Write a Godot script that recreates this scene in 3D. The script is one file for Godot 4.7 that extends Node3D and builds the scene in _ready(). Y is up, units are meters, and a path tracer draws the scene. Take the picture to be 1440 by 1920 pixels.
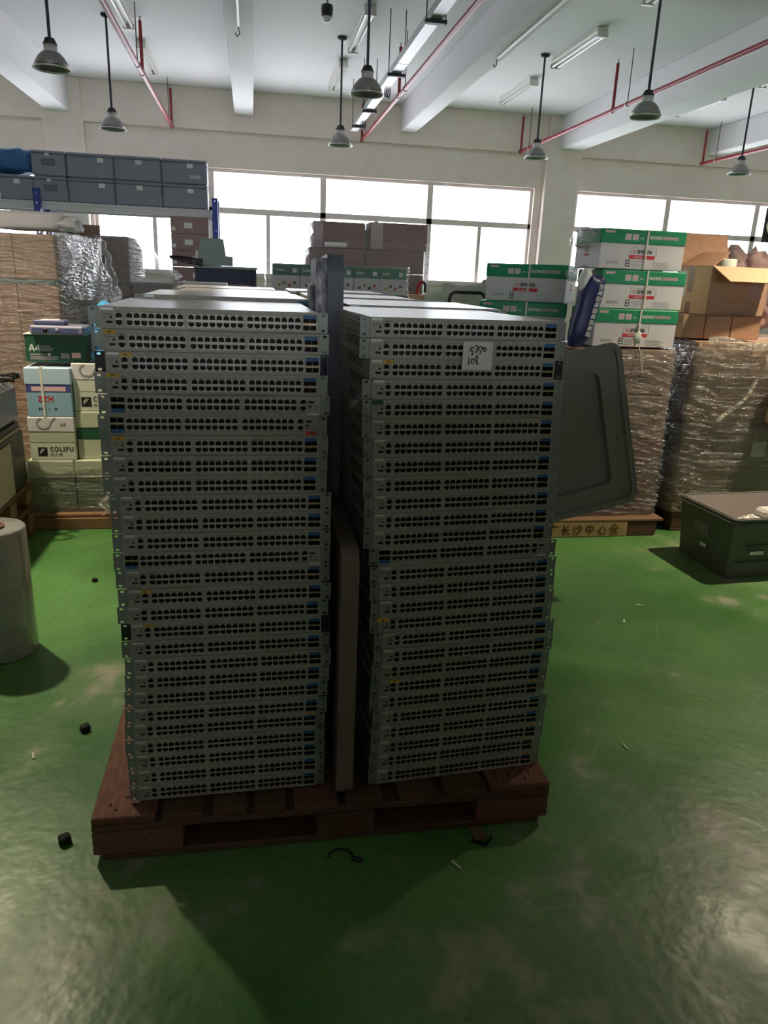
extends Node3D
# A warehouse hall: two stacks of grey network switches on a wooden pallet, green floor, a wall of windows behind.
# x runs along the window wall, y is up, the window wall stands at z = -12. Units are metres.

var M := {}
var taken := {}
var rng := RandomNumberGenerator.new()
var noise := FastNoiseLite.new()

# ------------------------------------------------------------------ camera, sky, light, exposure
func set_up_view() -> void:
	var cam := Camera3D.new()
	cam.name = "camera"
	add_child(cam)
	cam.position = Vector3(0, 1.40, 0)
	cam.rotation_degrees = Vector3(-17.651, -10.314, 2.355)
	cam.fov = 69.18
	cam.near = 0.05
	cam.far = 200.0
	cam.current = true
	var we := WorldEnvironment.new()
	we.name = "environment"
	var env := Environment.new()
	env.background_mode = Environment.BG_SKY
	var sky := Sky.new()
	var sm := ProceduralSkyMaterial.new()
	sm.sky_top_color = Color(0.93, 0.96, 1.0)
	sm.sky_horizon_color = Color(0.95, 0.96, 0.98)
	sm.ground_horizon_color = Color(0.93, 0.93, 0.96)
	sm.ground_bottom_color = Color(0.80, 0.80, 0.83)
	sm.sky_energy_multiplier = 3.05
	sm.ground_energy_multiplier = 3.05
	sm.sun_angle_max = 0.0
	sky.sky_material = sm
	env.sky = sky
	env.ambient_light_source = Environment.AMBIENT_SOURCE_SKY
	env.tonemap_mode = Environment.TONE_MAPPER_LINEAR
	env.tonemap_exposure = 1.0
	env.sdfgi_enabled = true
	env.ssao_enabled = true
	env.ssil_enabled = true
	we.environment = env
	add_child(we)

# ------------------------------------------------------------------ geometry collector
class G:
	var st := SurfaceTool.new()
	func _init() -> void:
		st.begin(Mesh.PRIMITIVE_TRIANGLES)
		st.set_smooth_group(-1)
	func smooth(on: bool) -> void:
		st.set_smooth_group(1 if on else -1)
	func face(p: Array, out: Vector3) -> void:
		var n: Vector3 = (p[2] - p[0]).cross(p[1] - p[0])
		if n.length_squared() < 1e-18 and p.size() > 3:
			n = (p[3] - p[0]).cross(p[2] - p[0])
		var q := p
		if n.dot(out) < 0.0:
			q = p.duplicate()
			q.reverse()
		for k in range(1, q.size() - 1):
			st.add_vertex(q[0])
			st.add_vertex(q[k])
			st.add_vertex(q[k + 1])
	func uvface(p: Array, uv: Array, out: Vector3) -> void:
		var n: Vector3 = (p[2] - p[0]).cross(p[1] - p[0])
		var o := range(p.size())
		if n.dot(out) < 0.0:
			o.reverse()
		for k in range(1, o.size() - 1):
			for j in [0, k, k + 1]:
				st.set_uv(uv[o[j]])
				st.add_vertex(p[o[j]])
	func box(c: Vector3, s: Vector3, bev := 0.0, b := Basis()) -> void:
		var h := s * 0.5
		bev = minf(bev, minf(h.x, minf(h.y, h.z)) * 0.9)
		for a in 3:
			var u := (a + 1) % 3
			var v := (a + 2) % 3
			for sa in [-1.0, 1.0]:
				var p := []
				for q in [[-1.0, -1.0], [1.0, -1.0], [1.0, 1.0], [-1.0, 1.0]]:
					var w := Vector3()
					w[a] = sa * h[a]
					w[u] = q[0] * (h[u] - bev)
					w[v] = q[1] * (h[v] - bev)
					p.append(c + b * w)
				var o := Vector3()
				o[a] = sa
				face(p, b * o)
			if bev > 0.0:
				for q in [[-1.0, -1.0], [1.0, -1.0], [1.0, 1.0], [-1.0, 1.0]]:
					var p := []
					for e in [[-1.0, 0], [1.0, 0], [1.0, 1], [-1.0, 1]]:
						var w := Vector3()
						w[a] = e[0] * (h[a] - bev)
						w[u] = q[0] * (h[u] - (bev if e[1] == 1 else 0.0))
						w[v] = q[1] * (h[v] - (bev if e[1] == 0 else 0.0))
						p.append(c + b * w)
					var o := Vector3()
					o[u] = q[0]
					o[v] = q[1]
					face(p, b * o)
		if bev > 0.0:
			for sx in [-1.0, 1.0]:
				for sy in [-1.0, 1.0]:
					for sz in [-1.0, 1.0]:
						var g := Vector3(sx, sy, sz)
						var p := []
						for a in 3:
							var w := Vector3(sx * (h.x - bev), sy * (h.y - bev), sz * (h.z - bev))
							w[a] = g[a] * h[a]
							p.append(c + b * w)
						face(p, b * g)
	func bb(x0: float, x1: float, y0: float, y1: float, z0: float, z1: float, bev := 0.0) -> void:
		box(Vector3((x0 + x1) / 2, (y0 + y1) / 2, (z0 + z1) / 2), Vector3(absf(x1 - x0), absf(y1 - y0), absf(z1 - z0)), bev)
	func tube(path: Array, r: float, n := 8, capped := true) -> void:
		var rings := []
		var up := Vector3.UP
		for k in path.size():
			var d: Vector3 = (path[mini(k + 1, path.size() - 1)] - path[maxi(k - 1, 0)]).normalized()
			if absf(d.dot(up)) > 0.95:
				up = Vector3(0.3, 0.1, 1).normalized()
			var sx := d.cross(up).normalized()
			up = sx.cross(d).normalized()
			var ring := []
			for j in n:
				var t := TAU * j / n
				ring.append(path[k] + (sx * cos(t) + up * sin(t)) * r)
			rings.append(ring)
		smooth(true)
		for k in path.size() - 1:
			for j in n:
				var j2 := (j + 1) % n
				var mid: Vector3 = (rings[k][j] + rings[k + 1][j2]) * 0.5 - (path[k] + path[k + 1]) * 0.5
				face([rings[k][j], rings[k][j2], rings[k + 1][j2], rings[k + 1][j]], mid)
		smooth(false)
		if capped:
			face(rings[0], path[0] - path[1])
			face(rings[-1], path[-1] - path[-2])
	func lathe(prof: Array, n: int, xf := Transform3D()) -> void:
		smooth(true)
		for k in prof.size() - 1:
			var a: Vector2 = prof[k]
			var b: Vector2 = prof[k + 1]
			var nn := Vector2(b.y - a.y, a.x - b.x)
			for j in n:
				var t0 := TAU * j / n
				var t1 := TAU * (j + 1) / n
				var p := []
				for q in [[a, t0], [a, t1], [b, t1], [b, t0]]:
					p.append(xf * Vector3(q[0].x * cos(q[1]), q[0].y, q[0].x * sin(q[1])))
				var tm := (t0 + t1) / 2
				var o := xf.basis * Vector3(nn.x * cos(tm), nn.y, nn.x * sin(tm))
				if a.x < 1e-6:
					face([p[0], p[2], p[3]], o)
				elif b.x < 1e-6:
					face([p[0], p[1], p[2]], o)
				else:
					face(p, o)
		smooth(false)
	func prism(poly: PackedVector2Array, z0: float, z1: float, xf := Transform3D()) -> void:
		var idx := Geometry2D.triangulate_polygon(poly)
		for s in [[z0, -1.0], [z1, 1.0]]:
			for k in range(0, idx.size(), 3):
				var p := []
				for j in 3:
					var w := poly[idx[k + j]]
					p.append(xf * Vector3(w.x, w.y, s[0]))
				face(p, xf.basis * Vector3(0, 0, s[1] * signf(z1 - z0)))
		var ccw := 0.0
		for k in poly.size():
			ccw += poly[k].cross(poly[(k + 1) % poly.size()])
		for k in poly.size():
			var a := poly[k]
			var b := poly[(k + 1) % poly.size()]
			var o := Vector3(b.y - a.y, a.x - b.x, 0) * signf(ccw)
			face([xf * Vector3(a.x, a.y, z0), xf * Vector3(b.x, b.y, z0), xf * Vector3(b.x, b.y, z1), xf * Vector3(a.x, a.y, z1)], xf.basis * o)
	# a flat plate (in x, y, between z0 and z1) with an oval hole
	func holed(x0: float, x1: float, y0: float, y1: float, z0: float, z1: float, cx: float, cy: float, rx: float, ry: float, xf := Transform3D()) -> void:
		var an := []
		for k in 12:
			an.append(TAU * k / 12)
		for q in [[x0, y0], [x1, y0], [x1, y1], [x0, y1]]:
			an.append(fposmod(atan2(q[1] - cy, q[0] - cx), TAU))
		an.sort()
		var n := an.size()
		for k in n:
			var t := []
			for a in [an[k], an[(k + 1) % n]]:
				var d := Vector2(cos(a), sin(a))
				var s := 1e9
				if d.x > 1e-6: s = minf(s, (x1 - cx) / d.x)
				if d.x < -1e-6: s = minf(s, (x0 - cx) / d.x)
				if d.y > 1e-6: s = minf(s, (y1 - cy) / d.y)
				if d.y < -1e-6: s = minf(s, (y0 - cy) / d.y)
				t.append([Vector2(cx, cy) + d * s, Vector2(cx + rx * d.x, cy + ry * d.y), d])
			for z in [[z0, -1.0], [z1, 1.0]]:
				face([xf * v3(t[0][0], z[0]), xf * v3(t[1][0], z[0]), xf * v3(t[1][1], z[0]), xf * v3(t[0][1], z[0])], xf.basis * Vector3(0, 0, z[1] * signf(z1 - z0)))
			face([xf * v3(t[0][1], z0), xf * v3(t[1][1], z0), xf * v3(t[1][1], z1), xf * v3(t[0][1], z1)], xf.basis * -v3(t[0][2], 0))
			face([xf * v3(t[0][0], z0), xf * v3(t[1][0], z0), xf * v3(t[1][0], z1), xf * v3(t[0][0], z1)], xf.basis * v3(t[0][2], 0))
	func v3(a: Vector2, z: float) -> Vector3:
		return Vector3(a.x, a.y, z)
	# a smooth sheet: f(u, v) gives a point for u, v in 0..1
	func sheet(nu: int, nv: int, f: Callable) -> void:
		smooth(true)
		var g := []
		for i in nu + 1:
			var row := []
			for j in nv + 1:
				row.append(f.call(float(i) / nu, float(j) / nv))
			g.append(row)
		for i in nu:
			for j in nv:
				for t in [[g[i][j], g[i + 1][j], g[i + 1][j + 1]], [g[i][j], g[i + 1][j + 1], g[i][j + 1]]]:
					for p in t:
						st.add_vertex(p)
		smooth(false)
	func done(m: Material, into: ArrayMesh = null) -> ArrayMesh:
		st.generate_normals()
		st.set_material(m)
		return st.commit(into)

# ------------------------------------------------------------------ nodes
func numbered(called: String) -> String:
	if not taken.has(called):
		taken[called] = 0
		return called
	taken[called] += 1
	return "%s_%03d" % [called, taken[called]]

func thing(called: String, label: String, category: String, at := Vector3.ZERO, turn := 0.0, group := "") -> Node3D:
	var o := Node3D.new()
	o.name = numbered(called)
	add_child(o)
	o.position = at
	o.rotation_degrees.y = turn
	tag(o, label, category, group)
	return o

func tag(o: Node, label: String, category: String, group := "") -> Node:
	o.set_meta("label", label)
	o.set_meta("category", category)
	if group != "":
		o.set_meta("group", group)
	return o

func part(called: String, mesh: Mesh, parent: Node, xf := Transform3D(), m: Material = null) -> MeshInstance3D:
	var o := MeshInstance3D.new()
	var nm := called
	var k := 0
	if parent == self:
		nm = numbered(called)
	else:
		while parent.has_node(NodePath(nm)):
			k += 1
			nm = "%s_%03d" % [called, k]
	o.name = nm
	o.mesh = mesh
	if m:
		o.material_override = m
	o.cast_shadow = GeometryInstance3D.SHADOW_CASTING_SETTING_ON
	parent.add_child(o, true)
	o.transform = xf
	return o

func structure(called: String, mesh: Mesh, label: String, parent: Node = self) -> MeshInstance3D:
	var o := part(called, mesh, parent)
	if parent == self:
		o.set_meta("kind", "structure")
		o.set_meta("label", label)
	return o

func boxpart(called: String, parent: Node, m: Material, x0: float, x1: float, y0: float, y1: float, z0: float, z1: float, bev := 0.0) -> MeshInstance3D:
	var g := G.new()
	g.bb(x0, x1, y0, y1, z0, z1, bev)
	return part(called, g.done(m), parent)

func T(x: float, y: float, z: float, turn := 0.0) -> Transform3D:
	return Transform3D(Basis(Vector3.UP, deg_to_rad(turn)), Vector3(x, y, z))

# ------------------------------------------------------------------ materials
func mat(key: String, c: Color, rough := 0.6, metal := 0.0, spec := 0.5) -> StandardMaterial3D:
	var m := StandardMaterial3D.new()
	m.resource_name = key
	m.albedo_color = c
	m.roughness = rough
	m.metallic = metal
	m.metallic_specular = spec
	M[key] = m
	return m

func rgb(r: int, g: int, b: int) -> Color:
	return Color8(r, g, b)

func noise_tex(sd: int, freq: float, a: Color, b: Color, octaves := 4, size := 512, normal := 0.0) -> NoiseTexture2D:
	var n := FastNoiseLite.new()
	n.seed = sd
	n.frequency = freq
	n.fractal_octaves = octaves
	var t := NoiseTexture2D.new()
	t.noise = n
	t.width = size
	t.height = size
	t.seamless = true
	if normal > 0.0:
		t.as_normal_map = true
		t.bump_strength = normal
	else:
		var r := Gradient.new()
		r.set_color(0, a)
		r.set_color(1, b)
		t.color_ramp = r
	return t

func grained(m: StandardMaterial3D, t: Texture2D, scale: Vector3, world := false) -> StandardMaterial3D:
	m.albedo_texture = t
	m.albedo_color = Color.WHITE
	m.uv1_triplanar = true
	m.uv1_world_triplanar = world
	m.uv1_scale = scale
	return m

func make_materials() -> void:
	grained(mat("wall", Color.WHITE, 0.85), noise_tex(3, 0.01, rgb(232, 218, 208), rgb(240, 228, 219), 5), Vector3.ONE * 0.4, true)
	mat("ceiling", rgb(228, 229, 232), 0.9)
	mat("beam", rgb(230, 231, 234), 0.85)
	mat("window_frame", rgb(226, 214, 210), 0.5)
	var gl := mat("glass", Color(0.96, 0.98, 1.0, 0.06), 0.02)
	gl.transparency = BaseMaterial3D.TRANSPARENCY_ALPHA
	mat("red_pipe", rgb(150, 38, 52), 0.4)
	mat("steel_tray", rgb(186, 190, 192), 0.4, 0.5)
	mat("dark_steel", rgb(62, 62, 64), 0.5, 0.4)
	mat("rod", rgb(66, 68, 74), 0.5, 0.5)
	mat("white_enamel", rgb(232, 230, 222), 0.35)
	mat("tube_glass", rgb(236, 240, 244), 0.15)
	var bl := mat("bulb_lit", rgb(255, 246, 226), 0.3)
	bl.emission_enabled = true
	bl.emission = Color(1.0, 0.94, 0.82)
	bl.emission_energy_multiplier = 8.0
	mat("lamp_alu", rgb(150, 148, 146), 0.34, 0.75)
	mat("lamp_black", rgb(38, 38, 40), 0.5)
	mat("lamp_rim", rgb(214, 212, 208), 0.35, 0.3)
	# switches
	grained(mat("chassis", Color.WHITE, 0.33, 0.0), noise_tex(5, 0.02, rgb(188, 176, 168), rgb(208, 196, 188), 4), Vector3.ONE * 3.0)
	grained(mat("panel", Color.WHITE, 0.5, 0.15), noise_tex(8, 0.03, rgb(154, 152, 140), rgb(170, 167, 154), 3), Vector3.ONE * 4.0)
	mat("shield", rgb(176, 174, 164), 0.38, 0.45)
	mat("pocket", rgb(20, 19, 20), 0.6)
	mat("ear", rgb(140, 148, 140), 0.42, 0.35)
	mat("ear_black", rgb(18, 18, 22), 0.45)
	mat("sfp_blue", rgb(44, 98, 146), 0.45)
	mat("sfp_metal", rgb(178, 166, 138), 0.35, 0.7)
	mat("badge", rgb(214, 214, 210), 0.35, 0.3)
	mat("print_dark", rgb(70, 72, 70), 0.7)
	mat("yellow", rgb(214, 168, 52), 0.6)
	mat("bright_yellow", rgb(236, 190, 30), 0.55)
	mat("pink_red", rgb(206, 74, 74), 0.6)
	mat("green_tag", rgb(22, 78, 48), 0.6)
	mat("vent_dark", rgb(36, 38, 44), 0.6)
	mat("paper", rgb(226, 226, 218), 0.8)
	mat("ink", rgb(22, 22, 24), 0.7)
	# wood
	wood("wood_red", rgb(98, 62, 48), rgb(136, 90, 72), 11)
	wood("wood_dark", rgb(78, 54, 42), rgb(112, 80, 62), 12)
	wood("wood_tan", rgb(112, 82, 58), rgb(146, 112, 82), 13)
	wood("wood_pale", rgb(168, 136, 96), rgb(196, 162, 116), 14)
	mat("nail", rgb(28, 22, 20), 0.6)
	# cartons
	kraft("kraft", rgb(156, 124, 102), rgb(170, 138, 114), 21)
	kraft("kraft_orange", rgb(158, 120, 96), rgb(174, 134, 108), 22)
	kraft("kraft_grey", rgb(134, 112, 102), rgb(150, 128, 118), 23)
	kraft("kraft_light", rgb(206, 170, 136), rgb(218, 184, 150), 24)
	kraft("kraft_maroon", rgb(118, 58, 56), rgb(136, 74, 68), 26)
	kraft("kraft_plum", rgb(150, 124, 124), rgb(164, 138, 136), 25)
	kraft("kraft_rose", rgb(186, 172, 172), rgb(198, 184, 184), 27)
	kraft("kraft_pale", rgb(186, 152, 120), rgb(200, 166, 134), 28)
	mat("kraft_inside", rgb(220, 182, 142), 0.85)
	mat("tape", rgb(148, 118, 96), 0.35)
	mat("carton_white", rgb(216, 214, 216), 0.6)
	mat("carton_white_green", rgb(206, 212, 196), 0.6)
	mat("carton_green", rgb(32, 146, 100), 0.5)
	mat("carton_dark_green", rgb(34, 84, 62), 0.5)
	mat("carton_pale_green", rgb(188, 194, 168), 0.6)
	mat("carton_sage", rgb(112, 128, 104), 0.6)
	mat("carton_teal", rgb(44, 118, 96), 0.55)
	mat("carton_blue", rgb(146, 184, 208), 0.5)
	mat("carton_blue_pale", rgb(186, 212, 232), 0.5)
	mat("carton_indigo", rgb(74, 82, 150), 0.5)
	mat("print_red", rgb(206, 54, 62), 0.6)
	mat("print_pink", rgb(226, 190, 196), 0.6)
	mat("print_grey", rgb(150, 148, 152), 0.7)
	mat("print_white", rgb(228, 230, 226), 0.6)
	mat("print_brown", rgb(104, 66, 40), 0.8)
	mat("strap", rgb(226, 222, 210), 0.3)
	mat("teal_sheet", rgb(64, 108, 122), 0.4)
	# plastics
	grained(mat("crate_grey", Color.WHITE, 0.55), noise_tex(31, 0.05, rgb(130, 133, 146), rgb(142, 145, 158), 3), Vector3.ONE * 2.0)
	grained(mat("lid_grey", Color.WHITE, 0.6), noise_tex(32, 0.08, rgb(116, 115, 108), rgb(134, 133, 125), 4), Vector3.ONE * 3.0)
	grained(mat("bin_grey", Color.WHITE, 0.55), noise_tex(33, 0.05, rgb(92, 94, 86), rgb(104, 106, 98), 4), Vector3.ONE * 2.0)
	grained(mat("lid_brown", Color.WHITE, 0.75), noise_tex(34, 0.06, rgb(112, 98, 88), rgb(136, 120, 108), 4), Vector3.ONE * 4.0)
	grained(mat("foam_scuffed", Color.WHITE, 0.7), noise_tex(35, 0.011, rgb(44, 48, 74), rgb(236, 234, 232), 3), Vector3(5, 2.2, 5))
	mat("lid_slate", rgb(98, 102, 114), 0.55)
	mat("bin_inside", rgb(196, 186, 182), 0.5)
	mat("blue_sack", rgb(36, 96, 150), 0.5)
	mat("navy_cloth", rgb(34, 44, 96), 0.4)
	mat("blue_plastic", rgb(84, 170, 226), 0.3)
	mat("rack_blue", rgb(44, 66, 156), 0.45)
	mat("rack_grey", rgb(214, 212, 214), 0.5)
	mat("white_plastic", rgb(236, 234, 230), 0.5)
	mat("sack_white", rgb(212, 216, 202), 0.6)
	mat("foam_white", rgb(196, 195, 202), 0.7)
	mat("machine_green", rgb(150, 166, 162), 0.5)
	mat("machine_navy", rgb(40, 44, 78), 0.5)
	mat("black_plastic", rgb(30, 30, 33), 0.35)
	mat("silver_plastic", rgb(122, 122, 128), 0.3, 0.4)
	mat("beige_metal", rgb(170, 162, 136), 0.5)
	mat("router_grey", rgb(120, 122, 146), 0.5)
	mat("router_navy", rgb(78, 84, 124), 0.45)
	mat("hot_red", rgb(206, 40, 44), 0.4)
	mat("core_card", rgb(128, 92, 76), 0.8)
	mat("dirt", rgb(34, 32, 30), 0.8)
	mat("litter_white", rgb(214, 214, 206), 0.7)
	mat("green_floor_side", rgb(60, 110, 62), 0.6)
	# films
	film("film_clear", Color(0.88, 0.87, 0.87, 0.115), 0.24, 41)
	film("film_milky", Color(0.82, 0.81, 0.82, 0.28), 0.2, 42)
	film("film_warm", Color(0.86, 0.84, 0.78, 0.19), 0.24, 43)
	film("film_purple", Color(0.52, 0.48, 0.54, 0.40), 0.2, 44)
	var fr := mat("film_roll", rgb(158, 160, 154), 0.22)
	fr.clearcoat_enabled = true
	fr.clearcoat = 0.6
	fr.clearcoat_roughness = 0.15
	M["floor"] = floor_material()

func wood(key: String, a: Color, b: Color, sd: int) -> void:
	var m := mat(key, Color.WHITE, 0.75)
	grained(m, noise_tex(sd, 0.03, a, b, 5), Vector3(5.0, 5.0, 0.9))

func kraft(key: String, a: Color, b: Color, sd: int) -> void:
	grained(mat(key, Color.WHITE, 0.8), noise_tex(sd, 0.03, a, b, 4), Vector3.ONE * 1.5)

func film(key: String, c: Color, rough: float, sd: int) -> void:
	var m := mat(key, c, rough, 0.0, 0.9)
	m.transparency = BaseMaterial3D.TRANSPARENCY_ALPHA
	m.cull_mode = BaseMaterial3D.CULL_DISABLED
	m.normal_enabled = true
	m.normal_texture = noise_tex(sd, 0.02, Color.BLACK, Color.WHITE, 4, 512, 30.0)
	m.normal_scale = 1.0
	m.uv1_triplanar = true
	m.uv1_scale = Vector3(0.9, 5.0, 0.9)

func floor_material() -> StandardMaterial3D:
	# one picture of 8 x 8 m of worn green paint: blotches, pale scuffs where the paint is rubbed, fine speckle, thin scratches
	var n := 2048
	var maps := []
	for q in [[71, 0.003, 4], [72, 0.018, 5], [73, 0.00225, 3], [74, 0.12, 3]]:
		var z := FastNoiseLite.new()
		z.seed = q[0]
		z.frequency = q[1]
		z.fractal_octaves = q[2]
		maps.append(z.get_seamless_image(n, n, false, false, 0.1, false).get_data())
	var ma: PackedByteArray = maps[0]
	var mb: PackedByteArray = maps[1]
	var mw: PackedByteArray = maps[2]
	var mf: PackedByteArray = maps[3]
	var base := Vector3(96, 146, 80)
	var dark := Vector3(72, 118, 62)
	var pale := Vector3(138, 152, 118)
	var grey := Vector3(168, 164, 146)
	var out := PackedByteArray()
	out.resize(n * n * 3)
	for i in n * n:
		var a := ma[i] / 127.5 - 1.0
		var b := mb[i] / 127.5 - 1.0
		var w := mw[i] / 127.5 - 1.0
		var c := base.lerp(dark, clampf(0.5 - a * 1.6, 0, 1))
		var k := w * 2.6 - 0.35 + b * 0.7
		if k > 0.0:
			c = c.lerp(pale, minf(k, 1.0) * 0.55)
		k = b * 2.2 + w * 2.4 - 1.3
		if k > 0.0:
			c = c.lerp(grey, minf(k, 1.0) * 0.8)
		c *= 0.93 + mf[i] * 0.00055
		out[i * 3] = int(c.x)
		out[i * 3 + 1] = int(c.y)
		out[i * 3 + 2] = int(c.z)
	var img := Image.create_from_data(n, n, false, Image.FORMAT_RGB8, out)
	var r := RandomNumberGenerator.new()
	r.seed = 5
	for k in 260:
		var p := Vector2(r.randf() * n, r.randf() * n)
		var d := Vector2.from_angle(r.randf() * TAU)
		var l := int(r.randf_range(8, 80))
		var f := r.randf_range(0.2, 0.6)
		for j in l:
			var q := p + d * j
			d = d.rotated(r.randf_range(-0.04, 0.04))
			var o := Vector2i(int(fposmod(q.x, n)), int(fposmod(q.y, n)))
			img.set_pixelv(o, img.get_pixelv(o).lerp(Color8(150, 168, 138), f))
	img.generate_mipmaps()
	var m := mat("floor_paint", Color.WHITE, 0.42, 0.0, 0.5)
	m.albedo_texture = ImageTexture.create_from_image(img)
	m.roughness_texture = noise_tex(75, 0.03, Color(0.6, 0.6, 0.6), Color(1, 1, 1), 5, 1024)
	m.normal_enabled = true
	m.normal_texture = noise_tex(76, 0.07, Color.BLACK, Color.WHITE, 4, 2048, 1.5)
	m.normal_scale = 0.14
	return m

const X0 := -9.6
const X1 := 11.8
const ZB := -12.0
const ZF := 9.0
const CEIL := 3.8
const LAMP_ENERGY := 7.5

func make_room() -> void:
	# floor with real picture coordinates, 8 m to a tile
	var g := G.new()
	var uv := []
	var pts := []
	for q in [[X0 - 0.3, ZB - 0.3], [X1 + 0.3, ZB - 0.3], [X1 + 0.3, ZF + 0.3], [X0 - 0.3, ZF + 0.3]]:
		pts.append(Vector3(q[0], 0, q[1]))
		uv.append(Vector2(q[0] / 8.0 + 0.31, q[1] / 8.0 + 0.12))
	g.uvface(pts, uv, Vector3.UP)
	var fm := g.done(M.floor)
	var g2 := G.new()
	g2.bb(X0 - 0.3, X1 + 0.3, -0.2, -0.002, ZB - 0.3, ZF + 0.3)
	structure("floor", g2.done(M.green_floor_side, fm), "worn green painted concrete floor of the hall")
	g = G.new()
	g.bb(X0 - 0.3, X1 + 0.3, CEIL, CEIL + 0.2, ZB - 0.3, ZF + 0.3)
	structure("ceiling", g.done(M.ceiling), "white painted concrete ceiling with deep beams")
	# walls with openings
	var bays := [[-9.0, -2.86], [-2.22, 4.36], [5.07, 11.5]]
	for side in [0, 1]:
		var z0: float = ZB if side == 0 else ZF
		var z1: float = ZB - 0.24 if side == 0 else ZF + 0.24
		g = G.new()
		g.bb(X0, X1, 0, 1.31, z0, z1)
		g.bb(X0, X1, 2.79, CEIL, z0, z1)
		var xx := [X0]
		for b in (bays if side == 0 else [bays[1]]):
			xx.append_array(b)
		xx.append(X1)
		for k in range(0, xx.size(), 2):
			g.bb(xx[k], xx[k + 1], 1.31, 2.79, z0, z1)
		# ring beam over the windows stands a little proud
		g.bb(X0, X1, 3.27, CEIL, z0, z0 + (0.07 if side == 0 else -0.07), 0.004)
		structure("wall_back" if side == 0 else "wall_front", g.done(M.wall), "cream painted window wall at the far end" if side == 0 else "cream painted window wall behind the viewer")
		for k in ([0, 1, 2] if side == 0 else [1]):
			window(k + 1 if side == 0 else 4, bays[k][0], bays[k][1], z0, -1.0 if side == 0 else 1.0)
	# side walls with the same windows
	var zbays := []
	for side in 2:
		var xw: float = X0 if side == 0 else X1
		var xo: float = X0 - 0.24 if side == 0 else X1 + 0.24
		g = G.new()
		g.bb(xw, xo, 0, 1.31, ZB - 0.24, ZF + 0.24)
		g.bb(xw, xo, 2.79, CEIL, ZB - 0.24, ZF + 0.24)
		var zz := [ZB - 0.24]
		for q in zbays:
			zz.append_array(q)
		zz.append(ZF + 0.24)
		for k in range(0, zz.size(), 2):
			g.bb(xw, xo, 1.31, 2.79, zz[k], zz[k + 1])
		structure("wall_left" if side == 0 else "wall_right", g.done(M.wall), "plain cream painted wall on the %s side" % ("left" if side == 0 else "right"))
		for k in zbays.size():
			# the window is built along x and turned a quarter
			var wn := window(7 + side + k, zbays[k][0], zbays[k][1], 0.0, -1.0)
			wn.transform = Transform3D(Basis(Vector3.UP, PI / 2), Vector3(xw, 0, 0)) if side == 0 else Transform3D(Basis(Vector3.UP, -PI / 2), Vector3(xw, 0, 0))
			if side == 0:
				wn.position.z = zbays[k][0] + zbays[k][1]
	# columns
	for c in [[-2.80, -2.27, "far left"], [4.475, 5.03, "right of centre"]]:
		g = G.new()
		g.bb(c[0], c[1], 0, CEIL, ZB, ZB + 0.12, 0.012)
		structure("trim_%d" % (1 if c[0] < 0 else 2), g.done(M.wall), "cream concrete column in the window wall, %s" % c[2])
	# beams run from the window wall towards the viewer
	for b in [[-2.74, -2.44, 3.37, "deep white main beam over the left column"], [-0.213, 0.048, 3.49, "white ceiling beam left of centre with a conduit"], [2.19, 2.416, 3.43, "white ceiling beam right of the cable tray"], [4.66, 5.0, 3.34, "deep white main beam over the right column"], [7.15, 7.39, 3.43, "white ceiling beam at the far right"], [-5.3, -5.05, 3.45, "white ceiling beam at the far left"]]:
		g = G.new()
		g.bb(b[0], b[1], b[2], CEIL, ZB, ZF, 0.01)
		structure("ceiling_beam", g.done(M.beam), b[3])
	for z in [-5.45, 1.5]:
		g = G.new()
		g.bb(X0, X1, 3.31, CEIL, z - 0.17, z + 0.17, 0.01)
		structure("ceiling_beam", g.done(M.beam), "white cross beam running parallel to the window wall %s" % ("at the top" if z < 0 else "behind the viewer"))

func window(n: int, x0: float, x1: float, z: float, s: float) -> Node3D:
	var w := Node3D.new()
	w.name = "window_%d" % n
	add_child(w)
	w.set_meta("kind", "structure")
	w.set_meta("label", "wide white framed window with upper lights and sliding lower sashes")
	var f: StandardMaterial3D = M.window_frame
	var za := z + s * 0.06
	var zb := z + s * 0.13
	var y0 := 1.31
	var y1 := 2.79
	boxpart("head", w, f, x0, x1, y1 - 0.045, y1, za, zb, 0.004)
	boxpart("sill", w, f, x0 - 0.03, x1 + 0.03, y0 - 0.02, y0 + 0.05, z - s * 0.05, zb, 0.006)
	boxpart("rail", w, f, x0, x1, 2.185, 2.27, za, zb, 0.005)
	var np := 4
	var p := (x1 - x0) / np
	for k in np + 1:
		var c := x0 + p * k
		var h := 0.045
		boxpart("mullion", w, f, maxf(c - h, x0), minf(c + h, x1), y0 + 0.05, y1 - 0.045, za, zb, 0.005)
	for k in np:
		var a := x0 + p * k + 0.045
		var b := x0 + p * (k + 1) - 0.045
		var mid := (a + b) / 2
		boxpart("pane", w, M.glass, a - 0.01, b + 0.01, 2.26, y1 - 0.035, z + s * 0.10, z + s * 0.105)
		boxpart("sash_bar", w, f, mid - 0.03, mid + 0.03, y0 + 0.05, 2.185, z + s * 0.07, z + s * 0.12, 0.004)
		boxpart("pane", w, M.glass, a - 0.01, mid - 0.025, y0 + 0.04, 2.195, z + s * 0.10, z + s * 0.105)
		boxpart("pane", w, M.glass, mid + 0.025, b + 0.01, y0 + 0.04, 2.195, z + s * 0.085, z + s * 0.09)
	return w

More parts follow.
